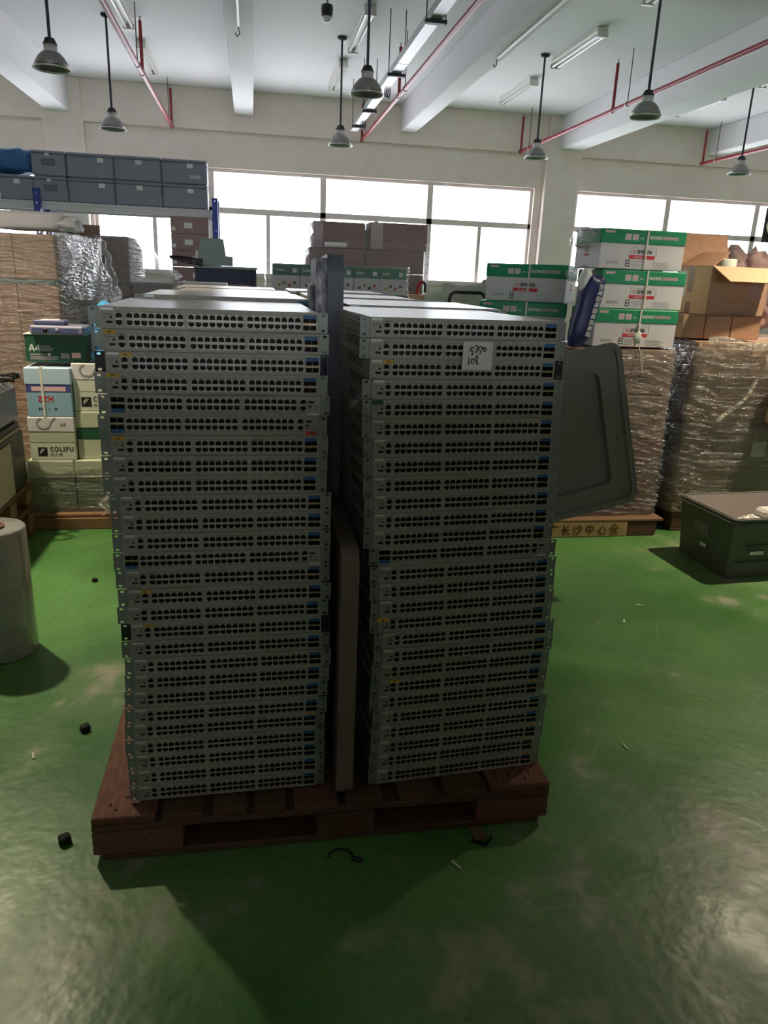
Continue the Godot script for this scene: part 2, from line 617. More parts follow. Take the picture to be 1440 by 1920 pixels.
func make_ceiling_things() -> void:
	# pendant lamps
	var g := G.new()
	g.lathe([Vector2(0.032, 0.196), Vector2(0.046, 0.166), Vector2(0.052, 0.155)], 20)
	var cap_mesh := g.done(M.lamp_black)
	g = G.new()
	g.lathe([Vector2(0.03, 0.155), Vector2(0.047, 0.155), Vector2(0.047, 0.105), Vector2(0.05, 0.1)], 20)
	var house_mesh := g.done(M.lamp_rim)
	g = G.new()
	g.lathe([Vector2(0.046, 0.108), Vector2(0.062, 0.104), Vector2(0.092, 0.075), Vector2(0.116, 0.035), Vector2(0.128, 0.004), Vector2(0.126, 0.004), Vector2(0.113, 0.035), Vector2(0.089, 0.073), Vector2(0.06, 0.1), Vector2(0.0, 0.1)], 28)
	var shade_mesh := g.done(M.lamp_alu)
	g = G.new()
	g.lathe([Vector2(0.127, 0.006), Vector2(0.135, 0.003), Vector2(0.138, -0.004), Vector2(0.133, -0.008), Vector2(0.126, -0.003), Vector2(0.127, 0.006)], 28)
	var rim_mesh := g.done(M.lamp_rim)
	g = G.new()
	g.lathe([Vector2(0, 0.02), Vector2(0.02, 0.026), Vector2(0.03, 0.05), Vector2(0.02, 0.085), Vector2(0.014, 0.1)], 14)
	var bulb_mesh := g.done(M.tube_glass)
	var lamps := [
		[-1.43, -6.53, "grey bell pendant lamp hanging at the top left corner"], [-1.42, -9.02, "grey bell pendant lamp above the stacked grey crates"],
		[0.91, -6.51, "grey bell pendant lamp in front of the cable tray, nearer one"], [0.98, -9.02, "grey bell pendant lamp at the far end of the cable tray"],
		[3.23, -8.95, "grey bell pendant lamp beside the right window column"], [3.27, -6.49, "grey bell pendant lamp hanging in front of the long red pipe"],
		[5.89, -9.06, "grey bell pendant lamp at the far right edge"],
		[-1.55, -3.65, "lit bell pendant lamp above the left paper cartons, out of view"], [3.25, -3.35, "lit bell pendant lamp above the grey bin, out of view"], [0.95, -4.0, "unlit bell pendant lamp above the second pallet, out of view"]]
	for l in lamps:
		var t := thing("pendant_lamp", l[2], "lamp", Vector3(l[0], 2.755, l[1]), 0, "grey bell pendant lamps")
		part("cap", cap_mesh, t)
		part("housing", house_mesh, t)
		part("shade", shade_mesh, t)
		part("rim", rim_mesh, t)
		var lit: bool = l[2].begins_with("lit")
		part("bulb", bulb_mesh, t, Transform3D(), M.bulb_lit if lit else null)
		if lit:
			# the polished bell gathers the light downwards
			var om := SpotLight3D.new()
			om.name = "bulb_light"
			t.add_child(om)
			om.position = Vector3(0, 0.02, 0)
			om.rotation_degrees.x = -90
			om.light_energy = LAMP_ENERGY
			om.light_color = Color(1.0, 0.93, 0.80)
			om.light_size = 0.045
			om.spot_range = 30.0
			om.spot_attenuation = 2.0
			om.spot_angle = 60.0
			om.spot_angle_attenuation = 0.9
			om.shadow_enabled = true
		g = G.new()
		g.tube([Vector3(0, 0.19, 0), Vector3(0, CEIL - 2.755 - 0.03, 0)], 0.0115, 8)
		part("rod", g.done(M.rod), t)
		g = G.new()
		g.lathe([Vector2(0.0, CEIL - 2.755), Vector2(0.05, CEIL - 2.755), Vector2(0.05, CEIL - 2.755 - 0.02), Vector2(0.012, CEIL - 2.755 - 0.035)], 14)
		part("ceiling_plate", g.done(M.rod), t)
	# fluorescent battens: twin tubes under a white body
	var fl := [[1.12, -7.93, -9.23, "twin tube batten light above the nearer centre pendant lamp"], [1.09, -9.84, -11.05, "twin tube batten light above the far end of the cable tray"],
		[3.41, -7.88, -9.1, "batten light on the ceiling beside the right pendant rods"], [3.46, -9.9, -11.1, "batten light on the ceiling right of the beam, near the wall"],
		[-1.19, -9.8, -11.0, "batten light behind the left red pipe near its riser"], [-1.21, -7.95, -9.1, "batten light at the top left beside the red pipe"],
		[5.97, -9.82, -10.93, "batten light at the far right near the window wall"], [6.03, -7.9, -9.1, "batten light cut by the right edge of the picture"], [3.39, -5.72, -6.95, "batten light touching the top cross beam"]]
	for f in fl:
		var t := thing("batten_light", f[3], "ceiling light", Vector3(f[0], CEIL, (f[1] + f[2]) / 2), 0, "fluorescent batten lights")
		var h: float = (f[1] - f[2]) / 2
		boxpart("body", t, M.white_enamel, -0.055, 0.055, -0.05, 0, -h, h, 0.006)
		for s in [-1.0, 1.0]:
			g = G.new()
			g.tube([Vector3(s * 0.032, -0.078, -h + 0.03), Vector3(s * 0.032, -0.078, h - 0.03)], 0.014, 10)
			part("tube", g.done(M.tube_glass), t)
			boxpart("end_holder", t, M.white_enamel, -0.055, 0.055, -0.098, -0.045, s * h - 0.018, s * h + 0.018, 0.004)
	# red sprinkler pipes
	var pipes := [
		[-1.075, -5.5, -11.85, [-8.9, -11.85], "red sprinkler pipe running beside the left pendant lamps"], [1.605, -5.3, -11.85, [-8.95, -11.85], "red sprinkler pipe running beside the cable tray"],
		[4.03, -5.3, -11.85, [-8.8, -11.85], "long red sprinkler pipe crossing in front of the right beam"], [6.98, -7.5, -11.8, [-11.75], "red sprinkler pipe at the far right edge"]]
	for p in pipes:
		var t := thing("sprinkler_pipe", p[4], "pipe", Vector3(p[0], 3.27, 0), 0, "red sprinkler pipes")
		g = G.new()
		g.tube([Vector3(0, 0, p[1]), Vector3(0, 0, p[2])], 0.024, 12)
		part("main_run", g.done(M.red_pipe), t)
		for z in p[3]:
			g = G.new()
			g.tube([Vector3(0, -0.005, z), Vector3(0, 0.47, z)], 0.017, 10)
			var rs := part("riser", g.done(M.red_pipe), t)
			g = G.new()
			g.lathe([Vector2(0.0, 0.035), Vector2(0.02, 0.034), Vector2(0.006, 0.028), Vector2(0.01, 0.006), Vector2(0.014, 0.0)], 10, Transform3D(Basis(), Vector3(0, 0.47, z)))
			part("sprinkler_head", g.done(M.steel_tray), rs)
			g = G.new()
			g.lathe([Vector2(0.028, -0.03), Vector2(0.031, -0.02), Vector2(0.031, 0.02), Vector2(0.028, 0.03)], 12, Transform3D(Basis(Vector3.RIGHT, PI / 2), Vector3(0, 0, z)))
			part("fitting", g.done(M.red_pipe), t)
			g = G.new()
			g.tube([Vector3(0, 0.0, z + 0.35), Vector3(0, CEIL - 3.27, z + 0.35)], 0.005, 6)
			part("hanger_rod", g.done(M.rod), t)
			g = G.new()
			g.lathe([Vector2(0.026, -0.012), Vector2(0.03, -0.012), Vector2(0.03, 0.012), Vector2(0.026, 0.012)], 12, Transform3D(Basis(Vector3.RIGHT, PI / 2), Vector3(0, 0, z + 0.35)))
			part("hanger_clamp", g.done(M.steel_tray), t)
	# cable tray
	var tr := thing("cable_tray", "long grey steel cable tray hung from the ceiling on rods", "cable tray", Vector3(1.40, 3.3, 0))
	var z := -5.3
	while z > -11.2:
		var ze := maxf(z - 1.18, -11.3)
		boxpart("tray_section", tr, M.steel_tray, -0.05, 0.05, -0.035, 0.035, ze + 0.004, z, 0.004)
		z = ze
	for bz in [-6.35, -8.0, -9.75, -10.75]:
		boxpart("bracket", tr, M.dark_steel, -0.085, 0.085, -0.065, -0.037, bz - 0.02, bz + 0.02, 0.003)
		for s in [-1.0, 1.0]:
			g = G.new()
			g.tube([Vector3(s * 0.075, -0.07, bz), Vector3(s * 0.075, CEIL - 3.3, bz)], 0.005, 6)
			part("hanger_rod", g.done(M.rod), tr)
	for c in [[-10.55, 0.07], [-8.75, 0.05]]:
		g = G.new()
		for k in 3:
			var path := []
			for j in 17:
				var a := TAU * j / 16
				path.append(Vector3(0.02 + 0.02 * k, -0.05 + cos(a) * (c[1] + 0.008 * k) * 0.8, c[0] + sin(a) * (c[1] + 0.006 * k)))
			g.tube(path, 0.006, 6, false)
		part("cable_coil", g.done(M.lamp_black), tr)
	# surface conduits under two beams
	for c in [[-0.09, 3.475, "white conduit under the left ceiling beam"], [2.33, 3.415, "white conduit under the right ceiling beam"]]:
		var t := thing("conduit", c[2], "conduit", Vector3(c[0], c[1], 0))
		g = G.new()
		g.tube([Vector3(0, 0, -4.0), Vector3(0, 0, -7.75)], 0.014, 8)
		part("pipe", g.done(M.white_enamel), t)
		g = G.new()
		g.tube([Vector3(0, 0, -7.73), Vector3(0, -0.01, -7.79), Vector3(0.01, -0.05, -7.82), Vector3(-0.015, -0.075, -7.8), Vector3(-0.03, -0.05, -7.79)], 0.005, 6)
		part("wire_end", g.done(M.lamp_black), t)
	var so := thing("lamp_socket", "small bare lamp socket hanging from the ceiling near the top", "lamp socket", Vector3(0.70, CEIL, -7.75))
	g = G.new()
	g.lathe([Vector2(0, 0), Vector2(0.045, 0), Vector2(0.045, -0.03), Vector2(0.015, -0.045), Vector2(0.012, -0.1)], 14)
	part("base", g.done(M.white_enamel), so)
	g = G.new()
	g.lathe([Vector2(0.0, -0.1), Vector2(0.05, -0.1), Vector2(0.055, -0.13), Vector2(0.05, -0.19), Vector2(0, -0.19)], 14)
	part("holder", g.done(M.dark_steel), so)
	g = G.new()
	g.lathe([Vector2(0.04, -0.19), Vector2(0.045, -0.21), Vector2(0.03, -0.235), Vector2(0, -0.24)], 14)
	part("lens", g.done(M.tube_glass), so)
	# wall fan at the right edge
	var fan := thing("wall_fan", "round dark exhaust fan in the window at the right edge", "fan", Vector3(8.62, 2.44, -11.86))
	g = G.new()
	g.lathe([Vector2(0.19, -0.05), Vector2(0.235, -0.05), Vector2(0.235, 0.05), Vector2(0.19, 0.05), Vector2(0.19, -0.05)], 28, Transform3D(Basis(Vector3.RIGHT, PI / 2), Vector3.ZERO))
	part("ring", g.done(M.beige_metal), fan)
	g = G.new()
	g.holed(-0.27, 0.27, -0.27, 0.27, -0.06, -0.04, 0, 0, 0.2, 0.2)
	part("mounting_plate", g.done(M.dark_steel), fan)
	for k in 5:
		g = G.new()
		g.box(Vector3(0.1, 0, 0), Vector3(0.17, 0.075, 0.006), 0.002, Basis(Vector3.RIGHT, 0.5))
		part("blade", g.done(M.dark_steel), fan, Transform3D(Basis(Vector3.BACK, TAU * k / 5), Vector3.ZERO))
	g = G.new()
	g.lathe([Vector2(0, 0.045), Vector2(0.04, 0.035), Vector2(0.05, -0.04), Vector2(0, -0.05)], 16, Transform3D(Basis(Vector3.RIGHT, PI / 2), Vector3.ZERO))
	part("hub", g.done(M.dark_steel), fan)

# ------------------------------------------------------------------ network switches
const SW := 0.44
const SH := 0.0432
const SD := 0.47
const PITCH := 0.0441
var SWM := {}
const ORD := ["topmost", "second", "third", "fourth", "fifth", "sixth", "seventh", "eighth", "ninth", "tenth", "eleventh", "twelfth", "thirteenth", "fourteenth", "fifteenth", "sixteenth", "seventeenth", "eighteenth", "nineteenth", "twentieth", "twenty-first", "twenty-second", "twenty-third", "twenty-fourth", "twenty-fifth", "twenty-sixth", "lowest"]

func fx(mm: float) -> float: return (mm - 220.0) * 0.001
func fy(mm: float) -> float: return (21.6 - mm) * 0.001

func pocket(gp: G, x0: float, x1: float, y0: float, y1: float, z0: float, z1: float, open := 0) -> void:
	# the inside of a socket: a back and four walls; open leaves out the wall at the top (1) or the bottom (2)
	gp.face([Vector3(x0, y0, z1), Vector3(x1, y0, z1), Vector3(x1, y1, z1), Vector3(x0, y1, z1)], Vector3.BACK)
	gp.face([Vector3(x0, y0, z0), Vector3(x0, y0, z1), Vector3(x0, y1, z1), Vector3(x0, y1, z0)], Vector3.RIGHT)
	gp.face([Vector3(x1, y0, z0), Vector3(x1, y0, z1), Vector3(x1, y1, z1), Vector3(x1, y1, z0)], Vector3.LEFT)
	if open != 2:
		gp.face([Vector3(x0, y0, z0), Vector3(x1, y0, z0), Vector3(x1, y0, z1), Vector3(x0, y0, z1)], Vector3.UP)
	if open != 1:
		gp.face([Vector3(x0, y1, z0), Vector3(x1, y1, z0), Vector3(x1, y1, z1), Vector3(x0, y1, z1)], Vector3.DOWN)

func front_quad(g: G, x0: float, x1: float, y0: float, y1: float, z: float) -> void:
	if x1 - x0 > 1e-6 and absf(y1 - y0) > 1e-6:
		g.face([Vector3(x0, y0, z), Vector3(x1, y0, z), Vector3(x1, y1, z), Vector3(x0, y1, z)], Vector3.BACK)

func port_block(cols: int, wid: float, x_left: float) -> ArrayMesh:
	# sockets in two rows, keyed upwards in the upper row and downwards in the lower one
	var g := G.new()
	var gp := G.new()
	var z := -0.0012
	var cell := wid / cols
	for c in cols:
		var xm := x_left + cell * (c + 0.5)
		var xa := x_left + cell * c
		var xb := xa + cell
		# bands: [y from the top in mm, y to, half width]
		for b in [[11.0, 11.7, 0.0], [11.7, 12.8, 2.4], [12.8, 14.0, 4.0], [14.0, 21.2, 5.8], [21.2, 26.4, 0.0], [26.4, 33.4, 5.8], [33.4, 34.7, 4.0], [34.7, 35.8, 2.4], [35.8, 37.5, 0.0]]:
			var ya := fy(b[0])
			var yb := fy(b[1])
			var h: float = b[2] * 0.001
			if h == 0.0:
				front_quad(g, xa, xb, yb, ya, z)
			else:
				front_quad(g, xa, xm - h, yb, ya, z)
				front_quad(g, xm + h, xb, yb, ya, z)
				var op := 0
				if b[0] == 11.7 or b[0] == 12.8: op = 2
				if b[0] == 33.4 or b[0] == 34.7: op = 1
				pocket(gp, xm - h, xm + h, yb, ya, z, -0.0125, op)
	return gp.done(M.pocket, g.done(M.shield))

func make_switch_meshes() -> void:
	var g := G.new()
	# a sheet metal sleeve closed at the back, open behind the front panel
	var e := 0.0012
	var hw := SW / 2
	var hh := SH / 2
	var sec := [Vector2(-hw + e, hh), Vector2(hw - e, hh), Vector2(hw, hh - e), Vector2(hw, -hh + e), Vector2(hw - e, -hh), Vector2(-hw + e, -hh), Vector2(-hw, -hh + e), Vector2(-hw, hh - e)]
	var back := []
	for k in 8:
		var a: Vector2 = sec[k]
		var b: Vector2 = sec[(k + 1) % 8]
		var o := Vector3(a.x + b.x, a.y + b.y, 0)
		if absf(b.x - a.x) > 0.1:
			o = Vector3(0, signf(a.y), 0)
		elif absf(b.y - a.y) > 0.02:
			o = Vector3(signf(a.x), 0, 0)
		else:
			o = Vector3(signf(a.x), signf(a.y), 0)
		g.face([Vector3(a.x, a.y, -0.0012), Vector3(b.x, b.y, -0.0012), Vector3(b.x, b.y, -SD), Vector3(a.x, a.y, -SD)], o)
		back.append(Vector3(a.x, a.y, -SD))
	g.face(back, Vector3.FORWARD)
	SWM.chassis = g.done(M.chassis)
	# front panel cut out for sockets
	var holes := [[50.7, 164.3, 11.0, 37.5], [172.0, 285.6, 11.0, 37.5], [291.5, 405.1, 11.0, 37.5], [31.0, 43.5, 11.0, 37.5], [409.0, 437.0, 5.0, 38.0], [13.0, 25.0, 28.0, 32.6], [19.5, 25.0, 19.0, 22.6]]
	var xs := [0.0, 440.0]
	var ys := [0.0, 43.2]
	for h in holes:
		for q in [[xs, h[0]], [xs, h[1]], [ys, h[2]], [ys, h[3]]]:
			if not q[0].has(q[1]):
				q[0].append(q[1])
	xs.sort()
	ys.sort()
	g = G.new()
	for i in xs.size() - 1:
		for j in ys.size() - 1:
			var cx: float = (xs[i] + xs[i + 1]) / 2
			var cy: float = (ys[j] + ys[j + 1]) / 2
			var inside := false
			for h in holes:
				if cx > h[0] and cx < h[1] and cy > h[2] and cy < h[3]:
					inside = true
			if not inside:
				front_quad(g, fx(xs[i]), fx(xs[i + 1]), fy(ys[j + 1]), fy(ys[j]), 0.0)
	for h in holes:
		pocket_walls(g, fx(h[0]), fx(h[1]), fy(h[3]), fy(h[2]), 0.0, -0.0016)
	# outer edge of the panel
	g.face([Vector3(-SW / 2, SH / 2, 0), Vector3(SW / 2, SH / 2, 0), Vector3(SW / 2, SH / 2, -0.002), Vector3(-SW / 2, SH / 2, -0.002)], Vector3.UP)
	g.face([Vector3(-SW / 2, -SH / 2, 0), Vector3(SW / 2, -SH / 2, 0), Vector3(SW / 2, -SH / 2, -0.002), Vector3(-SW / 2, -SH / 2, -0.002)], Vector3.DOWN)
	g.face([Vector3(-SW / 2, -SH / 2, 0), Vector3(-SW / 2, SH / 2, 0), Vector3(-SW / 2, SH / 2, -0.002), Vector3(-SW / 2, -SH / 2, -0.002)], Vector3.LEFT)
	g.face([Vector3(SW / 2, -SH / 2, 0), Vector3(SW / 2, SH / 2, 0), Vector3(SW / 2, SH / 2, -0.002), Vector3(SW / 2, -SH / 2, -0.002)], Vector3.RIGHT)
	SWM.panel = g.done(M.panel)
	SWM.ports = [port_block(8, 0.1136, fx(50.7)), port_block(8, 0.1136, fx(172.0)), port_block(8, 0.1136, fx(291.5))]
	SWM.console = port_block(1, 0.0125, fx(31.0))
	# module bay: four dark slots with bright spring fingers between
	g = G.new()
	var gp := G.new()
	for r in [[13.2, 22.4], [27.0, 37.2]]:
		for c in [[409.4, 422.6], [423.4, 436.6]]:
			pocket(gp, fx(c[0]), fx(c[1]), fy(r[1]), fy(r[0]), -0.0015, -0.03)
	front_quad(g, fx(409), fx(437), fy(27.0), fy(22.4), -0.0015)
	front_quad(g, fx(409), fx(437), fy(13.2), fy(5.0), -0.0015)
	front_quad(g, fx(409), fx(437), fy(38.0), fy(37.2), -0.0015)
	for c in [[409, 409.4], [422.6, 423.4], [436.6, 437]]:
		front_quad(g, fx(c[0]), fx(c[1]), fy(37.2), fy(13.2), -0.0015)
	SWM.bay = gp.done(M.pocket, g.done(M.sfp_metal))
	g = G.new()
	g.bb(fx(409.3), fx(436.7), fy(13.6), fy(5.2), -0.0012, -0.0002)
	SWM.blue = g.done(M.sfp_blue)
	# service sockets, badge, printing
	g = G.new()
	pocket(g, fx(13), fx(25), fy(32.6), fy(28), -0.0012, -0.009)
	pocket(g, fx(19.5), fx(25), fy(22.6), fy(19), -0.0012, -0.009)
	g.bb(fx(15), fx(23), fy(31.4), fy(30.4), -0.008, -0.001)
	SWM.usb = g.done(M.pocket)
	g = G.new()
	g.bb(fx(3), fx(27.5), fy(7.6), fy(1.6), 0.0, 0.0012, 0.0005)
	SWM.badge = g.done(M.badge)
	g = G.new()
	for k in 24:
		var grp := k / 8
		var x0 := 50.7 + 121.0 * grp - (1.0 if grp == 2 else 0.0) + 14.2 * (k % 8)
		g.bb(fx(x0 + 2.5), fx(x0 + 5.0), fy(9.3), fy(8.5), 0, 0.0002)
		g.bb(fx(x0 + 8.5), fx(x0 + 11.0), fy(9.3), fy(8.5), 0, 0.0002)
	for k in 6:
		g.bb(fx(6 + 3.4 * k), fx(8.6 + 3.4 * k), fy(15.6), fy(14.4), 0, 0.0002)
	g.bb(fx(32), fx(42), fy(9.6), fy(8.2), 0, 0.0002)
	g.bb(fx(9), fx(13.5), fy(20.4), fy(19.8), 0, 0.0002)
	g.bb(fx(8), fx(9), fy(22.6), fy(20.4), 0, 0.0002)
	g.bb(fx(438), fx(439.4), fy(19.0), fy(18.2), 0, 0.0002)
	g.bb(fx(438), fx(439.4), fy(32.0), fy(31.2), 0, 0.0002)
	SWM.print = g.done(M.print_dark)
	# rack ear: a bent plate with two oval holes and a small one
	for black in [false, true]:
		g = G.new()
		var xo := -0.2415
		var xi := -0.2205
		g.holed(xo, xi, 0.0105, 0.0212, -0.0048, -0.0028, -0.2325, 0.0158, 0.0043, 0.0029)
		g.holed(xo, xi, -0.0105, 0.0105, -0.0048, -0.0028, -0.2325, 0.0, 0.0011, 0.0011)
		g.holed(xo, xi, -0.0212, -0.0105, -0.0048, -0.0028, -0.2325, -0.0158, 0.0043, 0.0029)
		g.bb(-0.2225, -0.2204, -0.0212, 0.0212, -0.045, -0.0048)
		SWM["ear_black" if black else "ear"] = g.done(M.ear_black if black else M.ear)
	# side vents
	g = G.new()
	for r in 4:
		g.bb(-0.22045, -0.2195, 0.0135 - r * 0.0058, 0.0155 - r * 0.0058, -0.24, -0.075)
	SWM.vents = g.done(M.vent_dark)
	g = G.new()
	g.bb(-0.012, 0.012, -0.0035, 0.0035, 0, 0.0006)
	SWM.sticker = g.done(M.yellow)
	g = G.new()
	g.bb(-0.004, 0.0035, -0.0012, 0.0012, 0.0006, 0.0008)
	SWM.sticker_print = g.done(M.print_brown)

func pocket_walls(g: G, x0: float, x1: float, y0: float, y1: float, z0: float, z1: float) -> void:
	g.face([Vector3(x0, y0, z0), Vector3(x0, y0, z1), Vector3(x0, y1, z1), Vector3(x0, y1, z0)], Vector3.RIGHT)
	g.face([Vector3(x1, y0, z0), Vector3(x1, y0, z1), Vector3(x1, y1, z1), Vector3(x1, y1, z0)], Vector3.LEFT)
	g.face([Vector3(x0, y0, z0), Vector3(x1, y0, z0), Vector3(x1, y0, z1), Vector3(x0, y0, z1)], Vector3.UP)
	g.face([Vector3(x0, y1, z0), Vector3(x1, y1, z0), Vector3(x1, y1, z1), Vector3(x0, y1, z1)], Vector3.DOWN)

# detail: 2 everything, 1 front panel with sockets, 0 body and panel
func network_switch(label: String, group: String, centre: Vector3, turn: float, flipped := false, ears := "gg", detail := 2) -> Node3D:
	var t := thing("network_switch", label, "network switch", centre, turn, group)
	if flipped:
		t.rotation.z = PI
		ears = ears.reverse()
	part("chassis", SWM.chassis, t)
	part("front_panel", SWM.panel, t)
	if detail >= 1:
		for k in 3:
			part("port_block", SWM.ports[k], t).set_meta("kind", "stuff")
		part("console_ports", SWM.console, t)
		part("module_bay", SWM.bay, t)
		part("bay_label", SWM.blue, t)
	if detail >= 2:
		part("service_socket", SWM.usb, t)
		part("badge", SWM.badge, t)
		part("port_numbers", SWM.print, t).set_meta("kind", "stuff")
		part("side_vent", SWM.vents, t)
	for s in 2:
		var e := ears[s]
		if e == "-" or detail == 0:
			continue
		var xf := Transform3D() if s == 0 else Transform3D(Basis(Vector3(-1, 0, 0), Vector3(0, 1, 0), Vector3(0, 0, 1)), Vector3.ZERO)
		var o := part("mounting_ear", SWM.ear_black if e == "b" else SWM.ear, t, xf)
		if e == "b":
			o.set_meta("label", "black mounting ear")
	return t

func sticker(t: Node3D, xmm: float, ymm: float, m: Material, wide := 1.0, high := 1.0, name_of := "yellow sticker") -> void:
	var o := part("sticker", SWM.sticker, t, Transform3D(Basis().scaled(Vector3(wide, high, 1)), Vector3(fx(xmm), fy(ymm), 0.0012)), m)
	o.set_meta("label", name_of)
	part("print", SWM.sticker_print, o)

func make_stacks() -> void:
	var dl := [-10, -7, -4, -8, -3, -8, -5, -6, -7, 4, 4, 4, 3, 4, 7, 2, 7, 6, 10, 7, 4, 2, -2, -3, -1, 0, -1]
	var dr := [-34, -35, -32, -26, -24, -24, -19, -18, -17, -12, -12, -11, 3, 6, 8, 11, 10, 23, 23, 20, 19, 18, 28, 25, 25, 23, 22]
	rng.seed = 7
	for side in 2:
		var corner := Vector3(-0.294, 1.320, -1.615) if side == 0 else Vector3(0.281, 1.316, -1.613)
		var yaw := 0.96 if side == 0 else 4.57
		var ux := Basis(Vector3.UP, deg_to_rad(yaw)) * Vector3.RIGHT
		var uz := Basis(Vector3.UP, deg_to_rad(yaw)) * Vector3.BACK
		var where := "left front stack" if side == 0 else "right front stack"
		for k in 27:
			var flipped: bool = (side == 0 and k in [4, 5, 12]) or (side == 1 and k == 12)
			var ears := "gg"
			if side == 0 and k == 2: ears = "b-"
			if side == 0 and k == 16: ears = "bb"
			if side == 1 and k == 2: ears = "-b"
			var d: float = (dl[k] if side == 0 else dr[k]) * 0.001
			var what := "grey network switch"
			var mark := ""
			if flipped: mark = ", lying upside down"
			elif side == 0 and k in [1, 3, 6]: mark = ", yellow sticker at left end"
			elif side == 0 and k in [2, 16]: mark = ", black rack ear and yellow sticker"
			elif side == 0 and k == 14: mark = ", yellow sticker over console ports"
			elif side == 0 and k == 22: mark = ", yellow sticker at right end"
			elif side == 1 and k in [21, 24, 25, 26]: mark = ", yellow sticker at right end"
			elif side == 1 and k in [16, 20]: mark = ", bright yellow sticker at left"
			elif side == 1 and k == 4: mark = ", dark green tag at left"
			elif side == 1 and k == 2: mark = ", black right ear only"
			var label := "%s, %s in the %s%s" % [what, ORD[k], where, mark]
			var c := corner + ux * (d + SW / 2) + Vector3(0, -k * PITCH - 0.022, 0) + uz * rng.randf_range(-0.003, 0.003)
			var t := network_switch(label, "switches of the front pallet", c, yaw + rng.randf_range(-0.25, 0.25), flipped, ears, 2)
			if side == 0:
				if k in [1, 3, 6]: sticker(t, 15.5, 5, M.yellow)
				if k in [2, 14, 16]: sticker(t, 40, 6, M.yellow)
				if k == 22: sticker(t, 423, 3, M.yellow, 1.15, 0.9)
				if k == 5: sticker(t, 14, 4.5, M.pink_red, 1.05, 1.3, "pink red sticker")
			else:
				if k == 2: sticker(t, 41, 6, M.yellow)
				if k == 16: sticker(t, 11, 9, M.bright_yellow, 1.15, 1.25)
				if k == 20: sticker(t, 40, 5, M.bright_yellow, 0.95, 1.0)
				if k in [21, 24, 25, 26]: sticker(t, 423, 3, M.yellow, 1.15, 0.9)
				if k == 4:
					var o := boxpart("sticker", t, M.green_tag, fx(1), fx(25), fy(11), fy(1), 0.0013, 0.002)
					o.set_meta("label", "dark green tag")
				if k == 3:
					var tp := G.new()
					tp.sheet(8, 4, func(u: float, v: float) -> Vector3: return Vector3(-0.222 - 0.045 * u, -0.004 - 0.03 * u * u - 0.018 * v, -0.012 - 0.006 * sin(u * 4.0)))
					part("tape_strip", tp.done(M.film_milky), t).set_meta("label", "loose strip of clear tape")
				if k < 2:
					var o := boxpart("sticker", t, M.bright_yellow, -0.2208, -0.2202, -0.012, 0.002, -0.055, -0.04)
					o.set_meta("label", "yellow sticker on the side")
	# the rows behind: a second row on the front pallet and two rows on the pallet after it
	var rows := [
		[Vector3(-0.285, 1.329, -2.135), 1.5, "rear left stack of the front pallet"], [Vector3(0.27, 1.320, -2.135), 1.0, "rear right stack of the front pallet"],
		[Vector3(-0.285, 1.316, -3.07), 0.5, "front left stack of the second pallet"], [Vector3(0.215, 1.312, -3.07), 0.5, "front right stack of the second pallet"],
		[Vector3(-0.33, 1.318, -3.58), 0.0, "rear left stack of the second pallet"], [Vector3(0.17, 1.318, -3.58), 0.0, "rear right stack of the second pallet"]]
	for r in rows:
		var ux := Basis(Vector3.UP, deg_to_rad(r[1])) * Vector3.RIGHT
		for k in 27:
			var c: Vector3 = r[0] + ux * (SW / 2 + rng.randf_range(-0.004, 0.004)) + Vector3(0, -k * PITCH - 0.022, 0)
			network_switch("grey network switch, %s in the %s" % [ORD[k], r[2]], "switches stacked behind the front ones", c, r[1], false, "g-" if r[0].x < 0.0 else "-g", 2 if k == 0 else (1 if k < 3 else 0))
	# handwritten note hanging over the second and third switches of the right stack
	var yaw := deg_to_rad(4.57)
	var bx := Basis(Vector3.UP, yaw)
	var nt := thing("paper_note", "white paper note reading 5750 and 108 stuck on right stack", "note", Vector3(0.281, 1.316, -1.613) + bx * Vector3(0.176, -0.047, 0.009), 4.57)
	var g := G.new()
	g.sheet(8, 8, func(u: float, v: float) -> Vector3: return Vector3(u * 0.071 - 0.001 * v, -v * 0.061, 0.0025 * sin(u * 3.0) * v))
	g.sheet(8, 8, func(u: float, v: float) -> Vector3: return Vector3(u * 0.071 - 0.001 * v, -v * 0.061, 0.0025 * sin(u * 3.0) * v + 0.0004))
	part("sheet", g.done(M.paper), nt)
	var ink := {"5": [[[-0.009, 0], [-0.001, -0.001]], [[-0.008, 0], [-0.010, -0.007], [-0.004, -0.008], [-0.003, -0.012], [-0.006, -0.0175]]],
		"7": [[[0.0, 0.003], [0.004, 0.004], [0.007, 0.002], [0.004, -0.012]]],
		"5b": [[[0.012, 0.002], [0.008, -0.004], [0.015, -0.007], [0.013, -0.015]], [[0.011, 0.002], [0.017, 0.0]]],
		"0": [[[0.016, -0.003], [0.02, -0.0015], [0.024, 0.0], [0.027, -0.003], [0.026, -0.008], [0.021, -0.008], [0.0195, -0.004], [0.0225, -0.001]]],
		"1": [[[-0.012, -0.022], [-0.0125, -0.038]]],
		"0b": [[[-0.005, -0.025], [-0.007, -0.034], [-0.002, -0.037], [0.001, -0.031], [-0.002, -0.026], [-0.006, -0.026]]],
		"8": [[[0.005, -0.021], [0.0015, -0.026], [0.007, -0.031], [0.011, -0.036], [0.008, -0.038], [0.006, -0.034], [0.0085, -0.022], [0.007, -0.0175], [0.0045, -0.020]]]}
	for key in ink:
		g = G.new()
		for s in ink[key]:
			var path := []
			for q in s:
				path.append(Vector3(0.026 + q[0], -0.0125 + q[1], 0.0022))
			g.tube(path, 0.0012, 5)
		part("handwriting", g.done(M.ink), nt)

